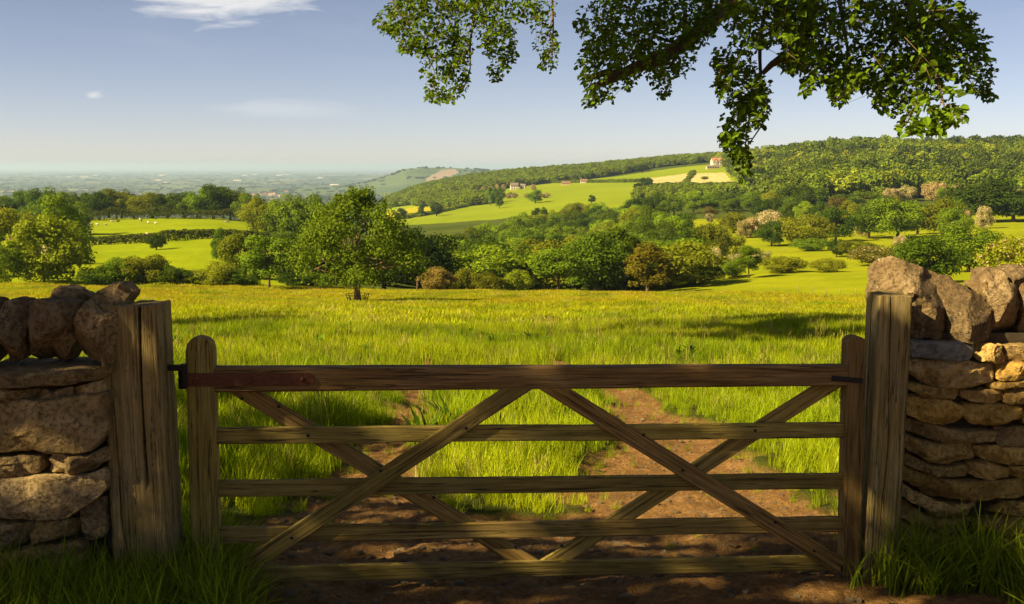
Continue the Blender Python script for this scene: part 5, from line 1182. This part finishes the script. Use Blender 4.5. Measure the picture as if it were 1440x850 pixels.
scatter('track_edge_grass', np.stack([X, Y, ground(X, Y)], -1), r.uniform(0, 6.28, m), np.stack([s * 1.2, s * 1.2, s], -1), r.integers(0, 5, m), NEARP, 'short ragged grass creeping in over the edges of the wheel tracks', 'grass', meadow_tint(X, Y, m) * 0.9, r.normal(0, .2, (m, 2)))
def seed_tuft(seed):
    rr = np.random.default_rng(seed); V = []; Q = []; T = []; rn = []; n = 0; rq = []
    for b in range(7):
        p = np.append(rr.normal(0, 0.1, 2), 0); L = rr.uniform(0.5, 0.85); d = np.append(rr.normal(0, 0.10, 2), 1); sd = np.array((1, 0, 0)) if b % 2 else np.array((0.6, 0.8, 0))
        for t, w_ in ((0, 0.004), (0.78, 0.004), (0.84, 0.016), (0.95, 0.012), (1, 0.002)): q = p + d * L * t; V += [q - sd * w_ / 2, q + sd * w_ / 2]
        for k in range(4): Q.append((n + 2*k, n + 2*k + 1, n + 2*k + 3, n + 2*k + 2)); rq.append(0.6)
        n += 10
    return mesh_np('seed_stems', V, Q, None, M_GRASS, True, {'rnd': ('FACE', rq)})
X, Y = field_points(1500, 11, 48, 0.57); ok = (soil_amt(X, Y) < -0.15) & (vnoise(X / 3, Y / 3, 12, 2) > 0.42); X, Y = X[ok], Y[ok]; m = len(X); s = r.uniform(0.5, 0.85, m)
scatter('seed_stems', np.stack([X, Y, ground(X, Y)], -1), r.uniform(0, 6.28, m), np.stack([s, s, s], -1), r.integers(0, 3, m), [seed_tuft(700 + i) for i in range(3)], 'thin tan seed stems standing above the meadow grass', 'grass', np.array((0.33, 0.29, 0.06)) * r.uniform(0.6, 1.1, (m, 1)))
X, Y = field_points(420, 10, 40, 0.56); ok = (soil_amt(X, Y) < -0.2) & (vnoise(X / 2.5, Y / 2.5, 21, 2) > 0.52); X, Y = X[ok], Y[ok]; m = len(X); s = r.uniform(0.7, 1.2, m)
scatter('meadow_weeds', np.stack([X, Y, ground(X, Y)], -1), r.uniform(0, 6.28, m), np.stack([s, s, s], -1), r.integers(0, 3, m), [tuft(720 + i, 16, (0.18, 0.42), (0.04, 0.075), 0.10, (0.2, 1.0)) for i in range(3)], 'dark broad leaved weeds in the meadow', 'weeds', np.array((0.10, 0.17, 0.012)) * r.uniform(0.6, 1.3, (m, 1)))
# verges under the walls
def verge(name, polys, n, label):
    X = []; Y = []
    for (x0, x1, y0, y1, k) in polys: X.append(r.uniform(x0, x1, int(n * k))); Y.append(r.uniform(y0, y1, int(n * k)))
    X = np.concatenate(X); Y = np.concatenate(Y); m = len(X); s = r.uniform(0.5, 1.15, m)
    t = np.array((0.19, 0.26, 0.012)) * r.uniform(0.6, 1.35, (m, 1)) * np.array((1, 1, 1)) + np.array((0.03, 0.0, 0.0)) * r.random((m, 1))
    scatter(name, np.stack([X, Y, ground(X, Y)], -1), r.uniform(0, 6.28, m), np.stack([s, s, s], -1), r.integers(0, 6, m), VERGE, label, 'grass', t, r.normal(0, .22, (m, 2)))
verge('verge_grass', [(-2.7, -1.50, 4.35, 5.02, 1.0), (-1.95, -1.28, 4.8, 5.12, 0.25), (-1.62, -1.36, 5.1, 5.45, 0.12), (-1.5, -1.15, 4.4, 4.95, 0.08)], 900, 'dark long grass at the foot of the grey stone wall')
verge('verge_grass', [(2.02, 3.0, 5.35, 5.72, 1.0), (1.85, 2.2, 5.4, 5.6, 0.12), (2.35, 3.0, 4.7, 5.3, 0.25), (1.62, 1.9, 5.5, 5.6, 0.03)], 120, 'sparse dark grass at the foot of the honey stone wall')
verge('gate_side_grass', [(-1.66, -1.5, 5.3, 5.9, 1.0), (-2.3, -1.55, 5.55, 6.4, 1.2), (2.0, 2.6, 6.1, 6.8, 0.5)], 160, 'tall grass squeezed between the hanging post and the gate')

# dock plant
dx, dy = 2.02 * 0 + at_y(1262, 812, 4.95)[0], 4.95; dz = float(ground(dx, dy)); dk = empty('dock_plant', (dx, dy, dz), 'broad leaved dock plant on the bare earth below the honey stone wall', 'plant')
for a, L, wd, up in ((0.3, 0.15, 0.085, 0.35), (2.6, 0.13, 0.07, 0.4), (4.4, 0.12, 0.06, 0.5), (1.4, 0.10, 0.05, 0.7), (5.6, 0.13, 0.065, 0.3)):
    V = []; Q = []
    for i in range(7):
        t = i / 6; wv = wd * math.sin(math.pi * min(1, t * 0.92 + 0.08)) ** 0.7 * (1 - 0.25 * t); c = np.array((math.cos(a), math.sin(a), 0)) * L * t; zz = L * up * math.sin(t * 2.2); sd = np.array((-math.sin(a), math.cos(a), 0))
        for k in (-1, -0.5, 0, 0.5, 1): V.append(c + sd * wv * 0.5 * k + np.array((0, 0, 0.02 + zz + abs(k) * 0.015 + 0.004 * math.sin(9 * t + 3 * k))))
    for i in range(6):
        for k in range(4): Q.append((i*5+k, i*5+k+1, i*5+k+6, i*5+k+5))
    obj('leaf', mesh_np('leaf', V, Q, None, M_DOCK), dk)

# loose stones, gravel
def pebble(seed, flat=0.6):
    r = np.random.default_rng(seed); V = []; n = 8; m = 5
    for i in range(1, m):
        th = math.pi * i / m
        for k in range(n): V.append((math.sin(th) * math.cos(6.283 * k / n), math.sin(th) * math.sin(6.283 * k / n), math.cos(th) * flat))
    V = np.array(V + [(0, 0, flat), (0, 0, -flat)]); V += (np.stack([vnoise(V[:, 0] * 1.4 + seed, V[:, 1] * 1.4, V[:, 2] * 1.4 + 3 * j, 2) for j in range(3)], -1) - .5) * 0.8
    Q = [(i*n+k, (i+1)*n+k, (i+1)*n+(k+1) % n, i*n+(k+1) % n) for i in range(m - 2) for k in range(n)]
    T = [((m-1)*n, k, (k+1) % n) for k in range(n)] + [((m-1)*n+1, (m-2)*n+(k+1) % n, (m-2)*n+k) for k in range(n)]
    return V, Q, T
M_PEB = stone_mat('loose_stone', (0.24, 0.15, 0.065), (0.38, 0.26, 0.12), (0.52, 0.38, 0.20), 0.0, 0.2, 0.0, 3.0)
PB = [mesh_np('pebble', *pebble(i), mat=M_PEB, smooth=False) for i in range(6)]
for i, (px, py, s) in enumerate(((619,817,.036),(598,822,.030),(1106,732,.035),(968,742,.022),(1028,832,.028),(1049,834,.024),(410,838,.032),(452,845,.026),(1205,846,.03),(870,842,.02),(548,838,.022),(700,838,.018),(476,818,.02),(1336,812,.04),(515,705,.026),(535,712,.022),(660,672,.03))):
    d = ray(px, py); t = 4.0
    for _ in range(30): p = np.array((0, 0, CZ)) + d * t; t += (p[2] - float(ground(p[0], p[1]))) / max(0.15, -d[2])
    o = obj('loose_stone', PB[i % 6], loc=(p[0], p[1], p[2] + s * 0.15)); o.scale = (s * rng.uniform(.8, 1.3), s * rng.uniform(.7, 1.1), s); o.rotation_euler = (0, 0, rng.uniform(0, 6))
    tag(o, 'small loose stone lying on the bare earth by the gate', 'stone', 'loose stones on the bare earth')
n = 11000; Y = r.uniform(3.6, 17, n); X = r.uniform(-0.5, 0.5, n) * np.maximum(Y, 6); ok = soil_amt(X, Y) > 0.02; X, Y = X[ok], Y[ok]; m = len(X); s = 0.005 + 0.022 * r.random(m) ** 4
scatter('gravel', np.stack([X, Y, ground(X, Y) + s * 0.1], -1), r.uniform(0, 6.28, m), np.stack([s * r.uniform(.8, 1.5, m), s, s], -1), r.integers(0, 6, m), PB, 'fine gravel and clods strewn over the worn earth', 'gravel')

# ------------------------------------------------------------------ sheep
def sheep_mesh(name, mat):
    mb = MB(); xs = np.array([-0.55, -0.5, -0.3, 0, 0.3, 0.45, 0.55, 0.66, 0.78, 0.86]); zc = np.array([.62, .62, .62, .6, .62, .66, .74, .82, .80, .76]); rr = np.array([.05, .2, .29, .31, .28, .22, .15, .12, .10, .04])
    mb.tube(np.column_stack([xs, np.zeros(10), zc]), rr, 10)
    for x in (-0.36, 0.3):
        for y_ in (-0.14, 0.14): mb.tube([(x, y_, 0), (x, y_, 0.2), (x, y_, 0.45)], [0.035, 0.035, 0.07], 5)
    for y_ in (-0.1, 0.1): mb.tube([(0.68, y_, .88), (0.64, y_ * 2, .9)], [.03, .01], 4)
    return mb.mesh(name, mat)
SW, SD = sheep_mesh('sheep', M_WOOL), sheep_mesh('sheep', M_DARKWOOL)
def grazing(px, py, me, lab, grp, lo=150, hi=600):
    ys = np.linspace(lo, hi, 900); X_ = (px - 720) / F * ys * (CP + 0.03 * 0); z_ = ground(X_, ys); qx, qy = proj(np.stack([X_, ys, z_], -1)); j = int(np.argmin(np.abs(qy - py) + (ys - lo) * 1e-4))
    X, Y, z = place(px, float(ys[j])); o = obj('sheep', me, loc=(X, Y, z)); s = rng.uniform(0.85, 1.05); o.scale = (s, s, s); o.rotation_euler = (0, 0, rng.uniform(0, 6.28)); tag(o, lab, 'sheep', grp)
for px, py in ((131,328),(187,332),(207,331),(149,318),(157,313),(160,313),(197,310),(209,315),(219,316),(250,309),(318,314),(321,314),(129,317.5),(137,317.5)):
    grazing(px, py, SW, 'pale sheep grazing in the upper pasture', 'pale sheep in the upper pasture', 300, 470)
for px, py in ((120,315),(115,318),(166,313.5),(199,312),(259,326)):
    grazing(px, py, SD, 'dark sheep grazing in the upper pasture', 'dark sheep in the upper pasture', 300, 470)
for px, py in ((691,285),(694,284),(688,285.5),(684,287),(678,288)):
    grazing(px, py, SW, 'pale sheep in the far field below the ridge', 'sheep in the far field', 850, 1200)

# ------------------------------------------------------------------ houses
def house(px, Y, W, D, H, RH, wall, roof, label, cat='house', name='house', rot=0.0, chim=1, rows=1, cols=0, gables=0, sink=0.5, group=None):
    X, Y, z = place(px, Y); e = empty(name, (X, Y, z), label, cat, group); e.rotation_euler = (0, 0, rot)
    mb = MB(); x, y_ = W / 2, D / 2
    V = [(-x,-y_,-sink-1),(x,-y_,-sink-1),(x,y_,-sink-1),(-x,y_,-sink-1),(-x,-y_,H),(x,-y_,H),(x,y_,H),(-x,y_,H),(-x,0,H+RH),(x,0,H+RH)]
    mb.add(V, [(0,1,5,4),(2,3,7,6),(1,2,6,5),(3,0,4,7)], [(5,6,9),(7,4,8)])
    for g in range(gables):
        gx = -x + W * (g + 0.5) / gables if gables > 1 else -x * 0.4; gw = min(W / gables * 0.33, 3.0)
        mb.add([(gx-gw,-y_-.6,-sink-1),(gx+gw,-y_-.6,-sink-1),(gx-gw,-y_-.6,H),(gx+gw,-y_-.6,H),(gx,-y_-.6,H+RH*.8),(gx-gw,-y_+.1,-sink-1),(gx+gw,-y_+.1,-sink-1),(gx-gw,-y_+.1,H),(gx+gw,-y_+.1,H)], [(0,1,3,2),(5,0,2,7),(1,6,8,3)], [(2,3,4)])
    obj('wall', mb.mesh('wall', wall, False), e)
    mb = MB(); o = 0.4; t = 0.2
    for s in (-1, 1):
        a = np.array([(-x-o, s*(y_+o), H-o*RH/y_+.06), (x+o, s*(y_+o), H-o*RH/y_+.06), (x+o, 0, H+RH+.06), (-x-o, 0, H+RH+.06)]); b = a + np.array((0, 0, t))
        mb.add(np.concatenate([a, b]), [(0,1,2,3),(4,5,6,7),(0,1,5,4),(1,2,6,5),(2,3,7,6),(3,0,4,7)])
    for g in range(gables):
        gx = -x + W * (g + 0.5) / gables if gables > 1 else -x * 0.4; gw = min(W / gables * 0.33, 3.0)
        for s in (-1, 1):
            a = np.array([(gx+s*(gw+.3),-y_-.9,H-.2),(gx,-y_-.9,H+RH*.8+.1),(gx,0,H+RH*.8+.1),(gx+s*(gw+.3),0,H-.2)]); b = a + np.array((0, 0, t)); mb.add(np.concatenate([a, b]), [(0,1,2,3),(4,5,6,7),(0,1,5,4),(1,2,6,5),(2,3,7,6),(3,0,4,7)])
    rf = obj('roof', mb.mesh('roof', roof, False), e)
    for k in range(chim):
        mb = MB(); cx = (-x * 0.75, x * 0.75, 0)[k % 3]; mb.box((cx - .45, -.4, H + RH - .6), (cx + .45, .4, H + RH + 1.5)); obj('chimney', mb.mesh('chimney', roof, False), rf)
    for i in range(cols):
        for j in range(rows):
            wx = -x + W * (i + .5) / cols; wz = H * (j + .5) / rows; mb = MB(); yy = -y_ - (0.62 if gables else 0.02); mb.box((wx - .5, yy - .05, wz - .65), (wx + .5, yy + .04, wz + .65)); obj('window', mb.mesh('window', M_PANE, False), e)
    return e
house(1008, 1400, 13.5, 9, 6.5, 4, M_WALL_W, M_ROOF_R, 'big cream gabled house with red roof above the hay field', rot=0.15, rows=2, cols=5, gables=2, chim=3)
house(1002, 1360, 15, 6, 2.4, 1.6, M_WALL_S, M_ROOF_G, 'long low grey outbuilding in front of the big cream house', 'barn', 'outbuilding', rot=0.1, cols=5, chim=0)
house(723, 1380, 9, 7, 5.2, 3.0, M_WALL_W, M_ROOF_G, 'white farmhouse at the edge of the ridge wood', rot=0.1, rows=2, cols=3)
house(735.5, 1385, 6, 6, 3.2, 2.4, M_WALL_W, M_ROOF_G, 'small white cottage next to the white farmhouse', rot=-0.2, cols=2, chim=1)
house(821, 1400, 8, 6, 2.6, 2, M_WALL_W, M_ROOF_B, 'low pale bungalow among trees on the ridge', cols=3)
house(796, 1380, 10, 6, 2.2, 2, M_WALL_S, M_ROOF_B, 'brown roofed barn by the ridge hedge', 'barn', 'barn', chim=0)
house(923, 1640, 6, 5, 4, 3, M_WALL_W, M_ROOF_G, 'small cream cottage above the striped field', cols=2)
house(1160, 1105, 11, 8, 7.5, 3, M_WALL_S, M_ROOF_B, 'pink brown stone house among the crest trees', rows=2, cols=4, chim=2)
house(1284, 1135, 6, 7, 6, 5, M_WALL_S, M_ROOF_B, 'steep gabled stone cottage on the hillside crest', rot=1.57, chim=1, cols=2)
house(1070, 1420, 10, 8, 9, 3, M_WALL_S, M_ROOF_B, 'stone villa behind the hanging branch on the skyline', rows=2, cols=3)
house(1240, 1150, 18, 8, 7, 2.5, M_WALL_W, M_ROOF_B, 'long cream house half hidden by the crest trees', rows=2, cols=5)
house(56, 262, 9.5, 8, 3.2, 3.2, M_WALL_S, M_ROOF_B, 'barn with a brown tiled roof among the trees by the pasture', 'barn', 'barn', rot=-0.15, chim=0, cols=2)
vr = np.random.default_rng(4)
for k in range(30):
    if k < 18: px, Yh = vr.uniform(543, 612), vr.uniform(5500, 6000)
    else: px, Yh = vr.uniform(352, 408), vr.uniform(5800, 6800)
    house(px, Yh, vr.uniform(12, 22), 9, 5.5, 4, [M_WALL_W, M_WALL_S][vr.integers(2)], [M_ROOF_R, M_ROOF_B][vr.integers(2)], 'far red roofed house in the village below the hazy hill' if k < 18 else 'far red roofed house in the village out on the plain', rot=vr.uniform(-.6, .6), chim=0, group='houses of the village below the hill' if k < 18 else 'houses of the village on the plain')
for k in range(16):
    px, Yh = vr.uniform(60, 500), vr.uniform(9000, 22000)
    house(px, Yh, vr.uniform(30, 90) * Yh / 12000, 30, 9, 4, M_WALL_W, M_WALL_W, 'long pale shed far out on the hazy plain', 'shed', 'shed', chim=0, group='pale sheds on the plain')

# ------------------------------------------------------------------ field fence posts
for k, (px, py) in enumerate(((1020, 414), (1057, 412), (1090, 411), (1122, 410), (1142, 409), (1162, 408), (1181, 406), (1203, 404), (1225, 402), (1250, 399))):
    Yf = float(np.interp(px, [900, 1000, 1200, 1440], [160, 151, 129, 105])); X, Y, z = place(px, Yf); mb = MB(); mb.tube([(0, 0, -.2), (0, 0, 0.7), (0, 0, 0.95)], [0.04, 0.04, 0.03], 6)
    tag(obj('fence_post', mb.mesh('fence_post', M_FENCE), loc=(X, Y, z)), 'thin pale fence post between the meadow and the bushy slope', 'fence post', 'fence posts along the meadow edge')

# ------------------------------------------------------------------ air
hz, nt, b, out = new_mat('haze_air'); nt.nodes.remove(b)
pv = N(nt, 'ShaderNodeVolumePrincipled'); pv.inputs['Color'].default_value = (0.60, 0.80, 1.0, 1); pv.inputs['Density'].default_value = 5.5e-5
pv.inputs['Density Attribute'].default_value = ''; pv.inputs['Anisotropy'].default_value = 0.15
nt.links.new(pv.outputs[0], out.inputs['Volume'])
try: hz.cycles.homogeneous_volume = True
except Exception: pass
mb = MB(); mb.box((-60000, -200, PL - 3), (60000, 89000, 75)); o = obj('haze', mb.mesh('haze', hz, False)); tag(o, 'thin pale haze in the air over the valley and plain', 'haze', kind='stuff')
print('WOODS', n1, n2, n3, n4, n5, 'leaves over', len(P))
if False:
    for h_ in HTS: print(h_)
